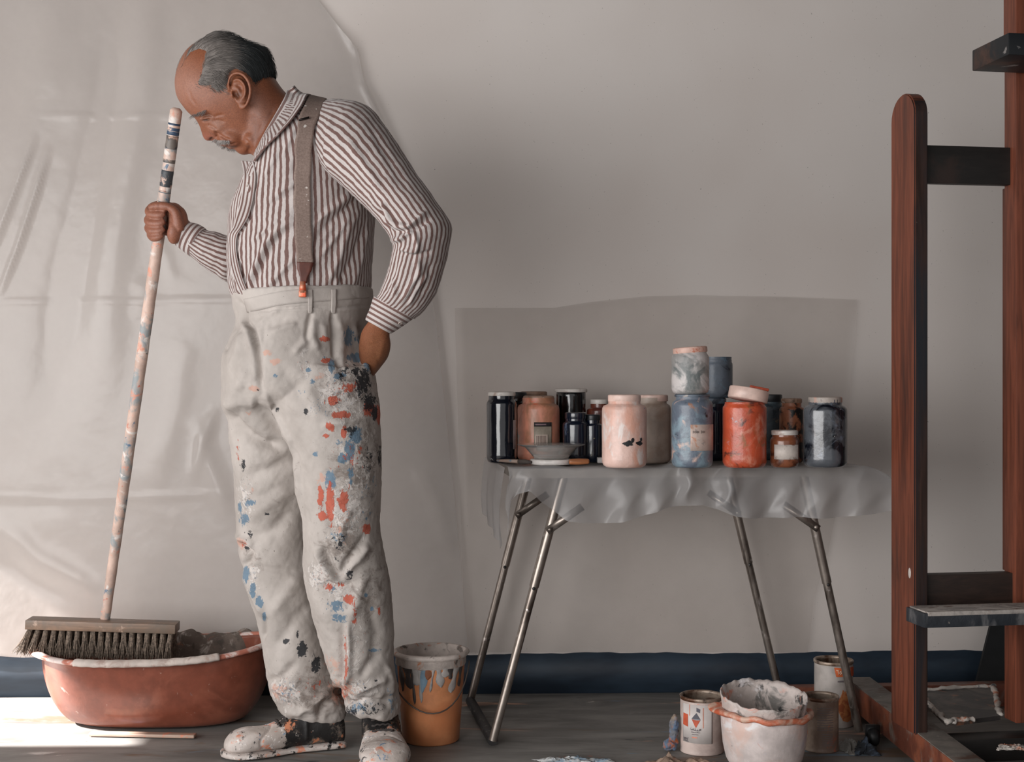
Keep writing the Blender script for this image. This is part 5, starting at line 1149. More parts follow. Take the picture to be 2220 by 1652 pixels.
# runs of paint below the rim
random.seed(21); mrun = [blotch('grey_run', (172, 166, 162), [((120, 130, 138), 30, .6, .06)], .5, seed=1, bmp=.3), blotch('dark_run', (66, 60, 58), [((110, 104, 100), 40, .6, .06)], .5, seed=2), simple('blue_run', (120, 146, 164), .5), simple('brown_run', (150, 92, 60), .5)]
def runs(parent, c0, rf, ztop, lst):
    for (a, wdt, L, mi, sh_) in lst:
        V = []; Fc = []; m_ = 16; k_ = 9
        for i in range(m_):
            t = i/(m_-1); z = ztop-L*t; wv = wdt*(1+.35*math.sin(t*7+a))*(1 if t < .6 else math.sqrt(max(0.001, 1-((t-.6)/.4)**2))); r = rf(z)+.0012
            for j in range(k_):
                u = (j-(k_-1)/2)/((k_-1)/2); th = math.radians(a+sh_*t)+u*wv/r; bl = .0018*(1-u*u); V.append(Vector(c0)+Vector(((r+bl)*math.sin(th), -(r+bl)*math.cos(th), z)))
        for i in range(m_-1):
            for j in range(k_-1): Fc.append((i*k_+j, i*k_+j+1, (i+1)*k_+j+1, (i+1)*k_+j))
        mk('paint_run', V, Fc, mrun[mi], parent=parent)
rfB = lambda z: rb+(rt-rb)*z/hB
runs(bucket, bc, rfB, hB*.87, [(-58, .010, .060, 1, 4), (-42, .012, .05, 1, 8), (-24, .012, .040, 0, 3), (-17, .0035, .080, 0, 4), (-2, .009, .026, 3, 0), (8, .003, .055, 0, -6), (16, .008, .045, 0, 5), (-30, .004, .085, 1, 4), (38, .007, .028, 1, 0), (52, .010, .060, 0, -12), (28, .010, .022, 0, 0), (-8, .008, .058, 2, -4), (64, .007, .05, 1, -4)])
g = Geo(); hpts = []
for i in range(21):
    t = i/20; a = math.radians(-100+ (178)*t); r = rt+.012+.006*math.sin(math.pi*t); zz = hB*.90-.105*math.sin(math.pi*min(1, (t**1.35)))**1.0; hpts.append(bc+Vector((r*math.sin(a), -r*math.cos(a), zz)))
g = Geo(); g.tube(hpts, .0018, 8); mk('handle', g.V, g.F, simple('grey_wire', (96, 86, 80), .5, .6), parent=bucket)

# =================================================================== paint tins and pot
def tin(name, label, cat, x0, x1, yb, h, mats, D=None, crush=0.0, group=None):
    D = D or CAM_Z*F/(yb-CY); r = (x1-x0)/2*D/F*1.01; Dc = D+r; r = (x1-x0)/2*Dc/F; c_ = Vector((((x0+x1)/2-CX)/F*Dc, Dc, 0)); o = empty(name, c_, label, cat, group)
    wob = lambda th, z: 1+crush*math.sin(2*th+z*18)+crush*.5*math.sin(5*th)
    g = Geo(); ns = 16; pf = [(0, .001), (r*.97, .001), (r, 0), (r+.0012, .002), (r, .005)]+[(r, .005+(h-.012)*i/ns) for i in range(1, ns+1)]; g.lathe(pf, 64, wob=wob); mk('body', g.V, g.F, mats[0], parent=o, local=True)
    g = Geo(); g.lathe([(r, h-.008), (r+.0018, h-.006), (r+.0018, h-.001), (r+.0005, h+.0008), (r-.004, h), (r-.0055, h-.005), (r-.003, h-.008), (r-.003, .02), (0, .02)], 64, wob=wob); mk('rim', g.V, g.F, mats[1], parent=o, local=True)
    jars[name+label[:6]] = (o, r, h, Dc, c_.x, 0); return o, r, h, name+label[:6]
mtinr = blotch('rusty_tin_inside', (172, 154, 138), [((90, 58, 40), 20, .5, .1), ((60, 50, 46), 26, .62, .06), ((206, 196, 186), 18, .64, .06)], .45, metal=.4, seed=2)
mtin1 = blotch('pinkish_white_tin_print', (204, 186, 178), [((178, 156, 148), 10, .55, .1), ((206, 128, 104), 26, .68, .05)], .45, seed=3)
TG_ = 'empty tins used for paint on the floor'
t1, r1, h1, k1 = tin('paint_tin', 'white paint tin with a grey and orange diamond emblem, left of the white pot', 'tin', 1475, 1568, 1640, .128, (mtin1, mtinr), group=TG_)
jars['T'] = (t1, r1, h1, 0, 0, 0)
mwl = simple('tin_label_white', (212, 204, 200), .5, var=.04); Lt = jlabel('T', -66, 20, .22, .90, mwl, 'printed_label', .0007)
def cyl_poly(parent, key, poly, mat, name, off):
    """flat outline in (degrees, height fraction) filled with narrow strips that follow the cylinder"""
    o, r, h, *_ = jars[key]; rr = r+off; a0 = min(p[0] for p in poly); a1 = max(p[0] for p in poly); n = max(3, int((a1-a0)/1.2)); V = []; Fc = []
    def cuts(a):
        a = min(max(a, a0+.01), a1-.01); c = []
        for (x0, z0), (x1, z1) in zip(poly, poly[1:]+poly[:1]):
            if (x0 > a) != (x1 > a): c.append(z0+(z1-z0)*(a-x0)/(x1-x0))
        c.sort(); return (c[0], c[-1]) if c else (0, 0)
    for i in range(n+1):
        a = a0+(a1-a0)*i/n; t = math.radians(a)
        for z in cuts(a): V.append(Vector((rr*math.sin(t), -rr*math.cos(t), z*h)))
    for i in range(n): Fc.append((2*i, 2*i+2, 2*i+3, 2*i+1))
    return mk(name, V, Fc, mat, parent=parent, local=True, smooth=True)
mg1 = simple('label_grey_blue', (92, 92, 102), .5); mg2 = simple('label_orange', (200, 90, 60), .5); mg3 = simple('label_ink_grey', (120, 112, 116), .5); mg4 = simple('label_light_grey', (150, 156, 164), .5); mg5 = simple('label_salmon', (216, 140, 116), .5)
cyl_poly(Lt, 'T', [(-35, .655), (-24, .655), (-12, .655), (-22, .765)], mg1, 'emblem_top', .0016)
cyl_poly(Lt, 'T', [(-35, .650), (-23, .635), (-12, .640), (-12, .655), (-35, .655)], mg4, 'emblem_band', .0018)
cyl_poly(Lt, 'T', [(-35, .648), (-24, .50), (-23, .50), (-12, .638), (-23, .632)], mg2, 'emblem_bottom', .0016)
cyl_poly(Lt, 'T', [(-22, .79), (-13, .765), (-12, .83), (-22, .86)], mg1, 'emblem_flag', .0016)
cyl_poly(Lt, 'T', [(-64, .52), (-46, .50), (-46, .72), (-63, .73)], mg2, 'printed_patch', .0016)
cyl_poly(Lt, 'T', [(-5.5, .50), (-3.5, .50), (-3.5, .86), (-5.5, .86)], mg5, 'printed_line', .0016)
cyl_poly(Lt, 'T', [(-42, .70), (-40, .70), (-40, .90), (-42, .90)], mg5, 'printed_line', .0016)
cyl_poly(Lt, 'T', [(-34, .315), (-20, .315), (-20, .335), (-34, .335)], mg5, 'printed_line', .0016)
g = Geo(); o_, r_, h_, *_ = jars['T']; rr = r_+.002; random.seed(8)
def wpt(a, z): a = math.radians(a); return Vector((rr*math.sin(a), -rr*math.cos(a), z*h_))
# script-like line, small line under it
def stroke(pts, w_=.0007): g.tube([wpt(*p) for p in pts], w_, 6)
stroke([(-38, .475), (-35, .455), (-32, .462), (-31, .485), (-30, .460), (-27, .455), (-25, .470), (-24, .452), (-21, .450), (-19, .468), (-18, .450), (-15, .452), (-13, .485)], .0009)
stroke([(-37, .50), (-36.4, .50)]); stroke([(-26, .49), (-25, .49)]); stroke([(-20, .43), (-19, .43)]); stroke([(-12, .455), (-11, .49)])
for zc, a0, a1 in ((.415, -36, -14), (.375, -34, -17)):
    a = a0
    while a < a1: w_ = random.uniform(1.2, 2.6); stroke([(a, zc), (a+w_*.4, zc+.008), (a+w_*.8, zc)], .0005); a += w_+.5
mk('lettering', g.V, g.F, mg3, parent=Lt, local=True)
g = Geo()
for ch, a in (('V', -58), ('R', -52), ('E', -46.5)):
    if ch == 'V': stroke([(a-2, .30), (a, .235), (a+2, .30)], .0007)
    if ch == 'R': stroke([(a-1.6, .235), (a-1.6, .30), (a+1, .297), (a+1.4, .28), (a-1.5, .268), (a+1.8, .235)], .0007)
    if ch == 'E': stroke([(a+2, .30), (a-1, .30), (a-1, .268), (a+1.4, .268), (a-1, .268), (a-1, .235), (a+2, .235)], .0007)
mk('lettering', g.V, g.F, mg3, parent=Lt, local=True)
mtin2 = blotch('brown_grey_tin_print', (164, 144, 128), [((120, 100, 88), 12, .5, .12), ((186, 96, 66), 20, .64, .05)], .45, metal=.1, seed=6)
t2, r2, h2, k2 = tin('paint_tin', 'brownish printed tin with rusty rim, right of the white pot', 'tin', 1742, 1817, 1634, .124, (mtin2, mtinr), group=TG_)
jars['U'] = (t2, r2, h2, 0, 0, 0); g = Geo(); rr = r2+.0006
for k in range(17):
    z = .84-.045*k; a0, a1 = (-25, 30) if k < 10 else (-8, 28)
    if k >= 10: z = .36-(k-10)*.035
    V = [Vector((rr*math.sin(math.radians(a)), -rr*math.cos(math.radians(a)), zz*h2)) for a in np.linspace(a0, a1, 8) for zz in (z, z-.012)]; g.add(V, [(2*i, 2*i+1, 2*i+3, 2*i+2) for i in range(7)])
mk('small_print', g.V, g.F, simple('tin_print_ink', (112, 104, 104), .5), parent=t2, local=True)
mtin3 = blotch('whitish_tin_paper', (186, 178, 172), [((160, 156, 152), 8, .55, .1), ((120, 116, 112), 14, .68, .05)], .5, seed=8)
t3, r3, h3, k3 = tin('paint_tin', 'taller white tin with an orange banner behind the table leg', 'tin', 1766, 1848, 1580, .160, (mtin3, mtinr), group=TG_)
jars['W'] = (t3, r3, h3, 0, 0, 0)
cyl_poly(t3, 'W', [(-12, .935), (-4, .935), (4, .93), (12, .925), (18, .79), (10, .79), (2, .79), (-6, .79)], simple('banner_orange', (214, 108, 62), .5), 'banner', .0016)
cyl_poly(t3, 'W', [(42, .925), (52, .92), (62, .92), (72, .92), (72, .78), (62, .78), (52, .78), (46, .79)], simple('banner_orange_b', (206, 92, 54), .5), 'banner', .0016)
g = Geo(); rr = r3+.0024; h_ = h3
def wpt(a, z): a = math.radians(a); return Vector((rr*math.sin(a), -rr*math.cos(a), z*h_))
stroke([(-6, .895), (4, .893)], .0009); stroke([(-1, .895), (1, .83)], .0009); stroke([(6, .88), (4, .85), (6, .83), (9, .845), (8, .88), (6, .88)], .0009); mk('lettering', g.V, g.F, simple('cream_print', (230, 205, 180), .5), parent=t3, local=True)
g = Geo(); a = -2
while a < 14: stroke([(a, .715), (a+.8, .735), (a+1.5, .715)], .0007); a += 2.2
mk('lettering', g.V, g.F, mg3, parent=t3, local=True)
mrice = blotch('orange_brown_print', (196, 130, 82), [((166, 92, 58), 60, .52, .06)], .5)
cyl_poly(t3, 'W', [(-8, .33), (-2, .36), (2, .45), (8, .50), (14, .60), (20, .55), (24, .58), (32, .52), (38, .50), (44, .30), (46, .12), (30, .09), (14, .12), (6, .20), (0, .27)], mrice, 'printed_picture', .0016)

# white plastic pot with a second cut-down tub inside
Dp = 2.88; pc = Vector(((1656-CX)/F*Dp, Dp, 0)); pot = empty('plastic_pot', pc, 'white rounded plastic pot smeared with orange and pink paint, in front of the tins', 'pot')
mpot = blotch('white_plastic_pinkish_paint', (212, 200, 196), [((216, 186, 174), 9, .56, .1), ((196, 188, 200), 12, .62, .08), ((208, 112, 78), 17, .68, .035), ((226, 222, 222), 22, .62, .06), ((110, 104, 100), 50, .735, .03)], .45, seed=5.5, bmp=.35)
mporg = blotch('orange_crusted_ring', (206, 118, 88), [((216, 180, 160), 18, .56, .07), ((190, 92, 60), 26, .60, .06)], .5, seed=2, bmp=.5)
rp = 93*Dp/F; g = Geo(); g.lathe([(0, 0), (rp*.55, .001), (rp*.75, .010), (rp*.88, .032), (rp*.955, .062), (rp*.99, .100), (rp, .132), (rp*.97, .134), (rp*.94, .10), (rp*.85, .04), (rp*.5, .012), (0, .012)], 96, c=pc, wob=lambda th, z: 1+.006*math.sin(3*th+z*30)); mk('bowl', g.V, g.F, mpot, parent=pot)
g = Geo(); V = []; Fc = []; n_ = 120; m_ = 10
for j in range(n_):
    t = 2*math.pi*j/n_; lug = max(0, -math.cos(t))**10*.022+max(0, math.cos(t))**14*.008; wd = .006+.0015*math.sin(t*7)+lug*.5
    z = .116-.016*math.cos(t)*-1*-1*.5+.002*math.sin(t*9); z = .132-.005*math.cos(t)+.0015*math.sin(t*9)
    for i in range(m_):
        a = 2*math.pi*i/m_; rr = rp*1.0+wd*.6+wd*math.cos(a); V.append(pc+Vector((rr*math.cos(t), rr*math.sin(t), z+(.0065+.0015*math.sin(t*13+a))*math.sin(a))))
for j in range(n_):
    j2 = (j+1) % n_
    for i in range(m_): i2 = (i+1) % m_; Fc.append((j*m_+i, j2*m_+i, j2*m_+i2, j*m_+i2))
props(mk('rim', V, Fc, mporg, parent=pot), 'orange-painted rim ring of the pot')
minn = blotch('crusted_inner_tub', (200, 188, 182), [((120, 116, 112), 20, .60, .06), ((54, 54, 54), 24, .64, .05), ((216, 150, 130), 18, .62, .05), ((226, 220, 220), 20, .60, .05)], .55, seed=8.8, bmp=.8)
rin = .97*rp
V = []; Fc = []; n_ = 128; lv = [(.96, .10, 0), (.97, .125, 0), (1.0, .140, .6), (1.03, .158, 1), (1.045, .164, 1), (1.02, .166, 1), (.985, .158, 1), (.955, .135, .5), (.93, .09, 0), (.80, .05, 0), (.02, .045, 0)]
for (kr, z, tl) in lv:
    for j in range(n_):
        t = 2*math.pi*j/n_; rag_ = (.0016*math.sin(t*7+1)+.0012*math.sin(t*15)+.001*math.sin(t*29+2))*tl; r = rin*kr*(1+.006*math.sin(3*t+1)*tl+.003*math.sin(11*t)*tl); tz = tl*(.003+.013*math.sin(t)+.003*math.cos(t)*-1)
        V.append(pc+Vector((r*math.cos(t)*1.0, r*math.sin(t)*.98, z+rag_+tz)))
for i in range(len(lv)-1):
    for j in range(n_): j2 = (j+1) % n_; Fc.append((i*n_+j, i*n_+j2, (i+1)*n_+j2, (i+1)*n_+j))
Fc.append(tuple((len(lv)-1)*n_+j for j in range(n_)))
props(mk('inner_tub', V, Fc, minn, parent=pot), 'inner tub with ragged paint-crusted edge')
# crumpled plastic and paper at the foot of the tins
def crumple(name, label, cat, c, sx, sy, sz, mat, seed, fq=1.0):
    V = []; Fc = []; nu, nv = 56, 40
    for i in range(nu):
        for j in range(nv):
            u = i/(nu-1)*2-1; v = j/(nv-1)*2-1; rr = max(abs(u), abs(v)); e = 1+.18*math.sin(3*math.atan2(v, u)+seed)
            p = Vector((u*sx*e, v*sy*e, 0)); n3 = mnoise.noise(Vector((u*2.6*fq+seed, v*2.6*fq, seed))) ; n4 = abs(mnoise.noise(Vector((u*5*fq+seed, v*5*fq, 3))))
            z = max(0.0, sz*(1-rr**2)*(.55+.9*n3)+sz*.55*n4*(1-rr**4))+.001; V.append(Vector(c)+p+Vector((.012*n3, .012*n4, z)))
    for i in range(nu-1):
        for j in range(nv-1): Fc.append((i*nv+j, (i+1)*nv+j, (i+1)*nv+j+1, i*nv+j+1))
    o = mk(name, V, Fc, mat, origin=c); md = o.modifiers.new('t', 'SOLIDIFY'); md.thickness = .0008; return props(o, label, cat)
mcrm = blotch('dirty_cream_wrapping', (150, 128, 112), [((176, 150, 132), 14, .52, .1), ((110, 84, 66), 18, .6, .06), ((190, 120, 96), 26, .68, .05)], .4, seed=3, bmp=.5)
crumple('crumpled_wrapper', 'crumpled brownish wrapping in front of the diamond-emblem tin', 'crumpled wrapping', (P(1462, 1640, 2.93).x, 2.885, 0), .090, .034, .030, mcrm, 1.7)
mrag2 = blotch('blue_orange_rag', (110, 112, 118), [((96, 120, 150), 22, .54, .08), ((180, 104, 66), 26, .60, .06), ((150, 132, 116), 20, .6, .08)], .8, seed=6)
g = Geo(); c_ = Vector((P(1461, 1600, 3.04).x, 3.045, 0)); g.ell(c_+Vector((0, 0, .042)), (.011, .014, .038)); g.ell(c_+Vector((-.010, -.005, .014)), (.016, .018, .013)); g.ell(c_+Vector((.002, -.008, .066)), (.008, .011, .020))
V, Nn, Fc = fuse(g, .0022, 1); V = V+Nn*(fnoise(V, 150, 3)*.0045+fnoise(V, 320, 5)*.0018)[:, None]; V[:, 2] = np.maximum(V[:, 2], .0005)
props(mk('paint_rag', V, Fc, mrag2, origin=c_), 'small blue and orange stained rag left of the diamond-emblem tin', 'rag')
crumple('torn_paper', 'torn white and blue piece of paper at the bottom edge, left of the wrapping', 'paper', (P(1245, 1648, 2.94).x, 2.945, 0), .075, .022, .012, blotch('white_blue_paper', (206, 208, 208), [((140, 160, 176), 20, .55, .07), ((90, 90, 96), 30, .68, .04)], .7, seed=9), 7.3)
crumple('rag_heap', 'dark crumpled rag under the right front table leg', 'rag', (P(1866, 1600, 3.06).x, 3.03, 0), .026, .030, .030, blotch('dark_blue_rag', (34, 38, 44), [((70, 82, 98), 26, .6, .07)], .9, seed=10), 9.9, .7)
crumple('grey_plastic_scrap', 'greyish plastic scrap on the floor between the tall tin and the easel foot', 'plastic scrap', (P(1838, 1600, 3.06).x, 3.05, 0), .022, .040, .02, blotch('grey_plastic', (112, 110, 106), [((140, 136, 130), 16, .55, .1)], .4, seed=12), 12.4, .7)

# =================================================================== easel
me1 = wood('red_brown_easel_wood', (116, 62, 43), .5, 'Z', .4, layers=[((66, 38, 30), 8, .60, .1, (1, 1, .15))])
me2 = wood('red_brown_easel_wood_beam', (96, 54, 40), .4, 'Y', .4, layers=[((150, 132, 118), 14, .70, .05)])
me3 = wood('dark_stained_easel_wood', (26, 22, 20), .5, 'X', .4, layers=[((44, 30, 25), 9, .62, .06)])
easel = empty('studio_easel', (1.10, 2.95, 0), 'large red-brown wooden studio easel with dark crossbars at the right edge', 'easel')
EA = math.radians(9)
def ebox(name, cx, cy, z0, z1, hx_, hy_, mat, parent=easel, bev=.003, rot=EA, extra=None):
    g = Geo(); M = Matrix.Translation((cx, cy, 0)) @ Matrix.Rotation(rot, 4, 'Z')
    if extra is not None: M = M @ extra
    g.box(-hx_, hx_, -hy_, hy_, z0, z1, M=M, bev=bev); return mk(name, g.V, g.F, mat, parent=parent, autosmooth=40)
def XD(px, D): return (px-CX)/F*D
# left upright: near-left corner seen at px 1983, far-left at 1946, near-right at 2003
y_n = 2.86; xn = XD(1983, y_n); ca, sa = math.cos(EA), math.sin(EA); hx_, hy_ = .0155, .0585
ux, uy = xn+hx_*ca+hy_*-sa*-1*-1, y_n+hy_*ca+hx_*sa
cxu = xn+hx_*ca-hy_*sa; cyu = y_n+hx_*sa+hy_*ca
ztop_u = CAM_Z-(196-CY)/F*2.88
V, Fc = [], []
def upright():
    g = Geo(); prof = []; n_ = 14; r = hy_*.92
    zt = ztop_u; pr = [(-hy_, .085), (-hy_, zt-r)]+[(-hy_*math.cos(math.pi*k/n_), zt-r+r*math.sin(math.pi*k/n_)) for k in range(1, n_)]+[(hy_, zt-r), (hy_, .085)]
    V = [Vector((s*hx_, y, z)) for s in (-1, 1) for (y, z) in pr]; m_ = len(pr)
    Fc = [tuple(range(m_)), tuple(range(2*m_-1, m_-1, -1))]+[(i, m_+i, m_+(i+1) % m_, (i+1) % m_) for i in range(m_)]
    M = Matrix.Translation((cxu, cyu, 0)) @ Matrix.Rotation(EA, 4, 'Z'); bm = bmesh.new(); vs = [bm.verts.new(M @ v) for v in V]
    for f in Fc: bm.faces.new([vs[i] for i in f])
    bmesh.ops.recalc_face_normals(bm, faces=bm.faces[:]); bmesh.ops.bevel(bm, geom=bm.edges[:], offset=.003, segments=2, affect='EDGES'); bm.verts.index_update()
    V = [v.co.copy() for v in bm.verts]; Fc = [[v.index for v in f.verts] for f in bm.faces]; bm.free(); return V, Fc
V, Fc = upright(); nf_ = []
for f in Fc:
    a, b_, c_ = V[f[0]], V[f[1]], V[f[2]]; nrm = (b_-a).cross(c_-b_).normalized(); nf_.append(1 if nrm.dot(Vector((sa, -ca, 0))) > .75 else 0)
me1b = wood('darker_upright_front_wood', (60, 42, 36), .4, 'Z', .4, layers=[((36, 40, 46), 9, .52, .1, (1, 1, .15)), ((120, 116, 112), 40, .73, .03)])  # camera-facing faces of this upright get a darker wood colour than its sides
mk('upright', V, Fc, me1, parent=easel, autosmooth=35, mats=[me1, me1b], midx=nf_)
# right upright, mostly out of frame
dxR = .62
ebox('upright', cxu+dxR*ca, cyu+dxR*sa, .085, ztop_u, hx_, hy_, me1)
# central mast
D_m = 2.90
def along(px, off_y): # point on the easel's cross direction through the near faces
    pass
def zpx(py, D): return CAM_Z-(py-CY)/F*D
def cross(name, px_near_l, D_l, length, zt, zb, th, mat, bev=.002):
    xl = XD(px_near_l, D_l); cx = xl+length/2*ca-th*sa; cy = D_l+length/2*sa+th*ca; return ebox(name, cx, cy, zb, zt, length/2, th, mat, bev=bev)
cross('crossbar', 2000, 2.890, .64, zpx(314, 2.89), zpx(396, 2.89), .012, me3)
cross('crossbar', 2000, 2.880, .64, zpx(1247, 2.88), zpx(1325, 2.88), .016, wood('dark_brown_crossbar', (44, 30, 24), .5, 'X', .4))
ebox('mast', XD(2200, 2.905)+.05-.026*sa, 2.905+.026, .10, 2.30, .05, .025, me1)
ebox('mast_guide', XD(2190, 2.975)+.012, 2.995, .42, zpx(400, 2.95), .012, .022, me1)
ebox('mast_guide', XD(2197, 2.95)+.026, 2.985, zpx(128, 2.92), 2.3, .026, .022, me1)
# shelf that carries the canvas
mshelf = blotch('paint_covered_shelf', (42, 46, 52), [((96, 96, 98), 16, .58, .07, (1, 1, .5)), ((150, 140, 132), 34, .68, .04), ((150, 84, 62), 34, .72, .03)], .45, seed=4, bmp=.4)
mtopw = blotch('paint_crusted_ledge_top', (140, 134, 130), [((170, 162, 156), 20, .5, .08), ((110, 90, 80), 30, .62, .06)], .6, seed=5, bmp=.6)
sh_x, sh_D = XD(2004, 2.72), 2.72
zt, zb = zpx(1326, 2.72), zpx(1362, 2.72)
ebox('canvas_ledge', sh_x+.36*ca-.042*sa, sh_D+.36*sa+.042*ca, zb, zt-.004, .36, .042, mshelf, bev=.002)
ebox('ledge_crust', sh_x+.36*ca-.006*sa+.004, sh_D+.36*sa+.004*ca+.001, zt-.010, zt-.001, .356, .006, mtopw, bev=.002)
ebox('ledge_crust', sh_x+.36*ca-.042*sa+.002, sh_D+.36*sa+.042*ca, zt-.0045, zt-.001, .357, .036, mtopw, bev=.001)
# top canvas holder, seen from below
hd_D = 2.72; zt, zb = zpx(70, hd_D), zpx(118, hd_D); hx0 = XD(2172, hd_D)
ebox('canvas_clamp', hx0+.18, hd_D+.075+.028, zb, zt, .18, .075, wood('dark_clamp_wood', (70, 46, 36), .5, 'X', .4, layers=[((20, 24, 28), 10, .5, .08), ((130, 126, 124), 22, .68, .04)]), bev=.003)
# base runners and rear beam
def beam(name, a, b_, w_, z0, z1, mat, bev=.004):
    a = Vector(a); b_ = Vector(b_); d_ = (b_-a); L = d_.length/2; c_ = (a+b_)/2; g = Geo(); M = Matrix.Translation((c_.x, c_.y, 0)) @ Matrix.Rotation(math.atan2(d_.y, d_.x), 4, 'Z')
    g.box(-L, L, -w_, w_, z0, z1, M=M, bev=bev); return mk(name, g.V, g.F, mat, parent=easel, autosmooth=40)
mrun_top = blotch('paint_smeared_red_wood', (104, 58, 44), [((120, 112, 104), 12, .60, .08), ((140, 80, 56), 8, .56, .1)], .45, seed=3, bmp=.3)
mgtop = blotch('grey_paint_smeared_top', (104, 98, 92), [((128, 120, 112), 10, .5, .1), ((170, 160, 152), 40, .70, .04), ((86, 60, 48), 12, .60, .07)], .6, seed=4, bmp=.3)
aR = Vector((XD(1868, 3.27)+.025, 3.40, 0)); bR = Vector((XD(2085, 2.62)+.03, 2.52, 0))
beam('base_runner', aR, bR, .033, .022, .088, mrun_top); beam('runner_top_paint', aR, bR, .031, .087, .0895, mgtop, .0005)
beam('base_runner', aR+Vector((.62*ca, .62*sa, 0)), bR+Vector((.62*ca, .62*sa, 0)), .033, .022, .088, mrun_top)
beam('rear_beam', Vector((aR.x-.17, 3.43, 0)), Vector((aR.x+.75, 3.50, 0)), .020, .0, .060, mrun_top)
beam('base_cross_beam', Vector((XD(2030, 2.84), 2.86, 0)), Vector((XD(2030, 2.84)+.60, 2.95, 0)), .03, .030, .080, me3)
mcast = simple('black_castor', (22, 24, 26), .5)
for (x, y) in ((aR.x-.05, 3.08), (bR.x+.01, 2.60)):
    g = Geo(); g.lathe([(0, -.012), (.018, -.012), (.022, -.006), (.022, .006), (.018, .012), (0, .012)], 24, M=Matrix.Translation((x, y, .0225)) @ Matrix.Rotation(math.pi/2, 4, 'Y')); g.box(x-.016, x+.016, y-.006, y+.006, .022, .05); mk('castor', g.V, g.F, mcast, parent=easel)
# paint drips down the runner
dv = (bR-aR).normalized()
for px_, L in ((2003, .05), (2009, .055), (2044, .035)):
    D_ = 2.80; x = XD(px_, D_); t = ((x-.03)-aR.x)/dv.x; p = aR+dv*t; nrm = Vector((dv.y, -dv.x, 0)); nrm = nrm if nrm.x < 0 else -nrm; p = p+nrm*.0335; g = Geo(); g.tube([Vector((p.x, p.y, .088)), Vector((p.x, p.y, .088-L*.6)), Vector((p.x, p.y, .088-L))], [.0022, .0018, .0024], 8); mk('paint_drip', g.V, g.F, simple('white_drip', (190, 180, 172), .5), parent=easel)
g = Geo(); p = P(1976, 1243, 2.88); g.ell((xn-.003, y_n+.025, zpx(1243, 2.88)), (.003, .007, .012)); mk('paint_drip', g.V, g.F, simple('white_drip_b', (200, 192, 186), .5), parent=easel)

# paint tray / palette board lying across the easel base
mpal = blotch('palette_board', (60, 58, 58), [((100, 92, 86), 12, .54, .1), ((140, 96, 74), 18, .64, .06)], .5, seed=2, bmp=.3)
mcrust = blotch('thick_white_paint_crust', (206, 198, 190), [((196, 120, 86), 24, .60, .06), ((100, 104, 110), 24, .64, .06)], .6, seed=3, bmp=.9)
pz = .092; pl = [Vector((XD(2000, 3.12), 3.12, pz)), Vector((XD(2052, 2.90), 2.90, pz)), Vector((XD(2180, 2.93), 2.96, pz)), Vector((XD(2165, 3.2), 3.24, pz)), Vector((XD(1998, 3.22), 3.20, pz))]
cP = sum(pl, Vector())/5; palette = empty('palette_board', cP, 'dark palette board edged with thick white paint, lying on the easel base', 'palette')
n_ = len(pl); g = Geo(); g.add([p for p in pl]+[p+Vector((0, 0, .010)) for p in pl], [tuple(range(n_))[::-1], tuple(range(n_, 2*n_))]+[(i, (i+1) % n_, n_+(i+1) % n_, n_+i) for i in range(n_)]); mk('board', g.V, g.F, mpal, parent=palette, smooth=False)
random.seed(4)
for i, (a, b_) in enumerate(((pl[0], pl[1]), (pl[4], pl[3]), (pl[3], pl[2]), (pl[1], pl[1]+(pl[2]-pl[1])*.5))):
    g = Geo(); k_ = 16; g.tube([a+(b_-a)*(j/k_)+Vector((random.gauss(0, .002), random.gauss(0, .002), .012+random.gauss(0, .001))) for j in range(k_+1)], [random.uniform(.004, .0085) for j in range(k_+1)], 10, flat=.8); mk('paint_crust', g.V, g.F, mcrust, parent=palette)
g = Geo(); c_ = (XD(2195, 2.74), 2.74, .090); crumple('painted_scrap', 'white scrap of dried paint on the easel base at the bottom right corner', 'scrap', c_, .03, .018, .006, mcrust, 3.2)
# dark slanted panel behind the easel at the far right, leaning on the wall
g = Geo(); D1, D2 = 3.45, 3.52; 
pa = [P(2150, 1352, 3.40), P(2128, 1415, 3.36)]
zt = pa[0].z; V = [Vector((XD(2126, 3.36)+0.012, 3.36, 0)), Vector((1.75, 3.40, 0)), Vector((1.75, 3.50, .50)), Vector((XD(2180, 3.47), 3.47, .50))]
V2 = [v+Vector((0, .02, 0)) for v in V]; g.add(V+V2, [(0, 1, 2, 3), (7, 6, 5, 4), (0, 4, 5, 1), (1, 5, 6, 2), (2, 6, 7, 3), (3, 7, 4, 0)])
V = [Vector((XD(2085, 3.36), 3.36, 0)), Vector((1.9, 3.38, 0)), Vector((1.9, 3.53, .32)), Vector((XD(2152, 3.50), 3.50, .26))]
g = Geo(); V = [Vector((XD(2108, 3.54), 3.54, 0)), Vector((1.9, 3.54, 0)), Vector((1.9, 3.60, .30)), Vector((XD(2158, 3.58), 3.58, .24))]
V2 = [v+Vector((0, .012, 0)) for v in V]; g.add(V+V2, [(0, 1, 2, 3), (7, 6, 5, 4), (0, 4, 5, 1), (1, 5, 6, 2), (2, 6, 7, 3), (3, 7, 4, 0)])
props(mk('dark_panel', g.V, g.F, simple('black_board', (20, 22, 24), .7), origin=(1.5, 3.4, 0), smooth=False), 'black board leaning low against the wall behind the easel', 'board')

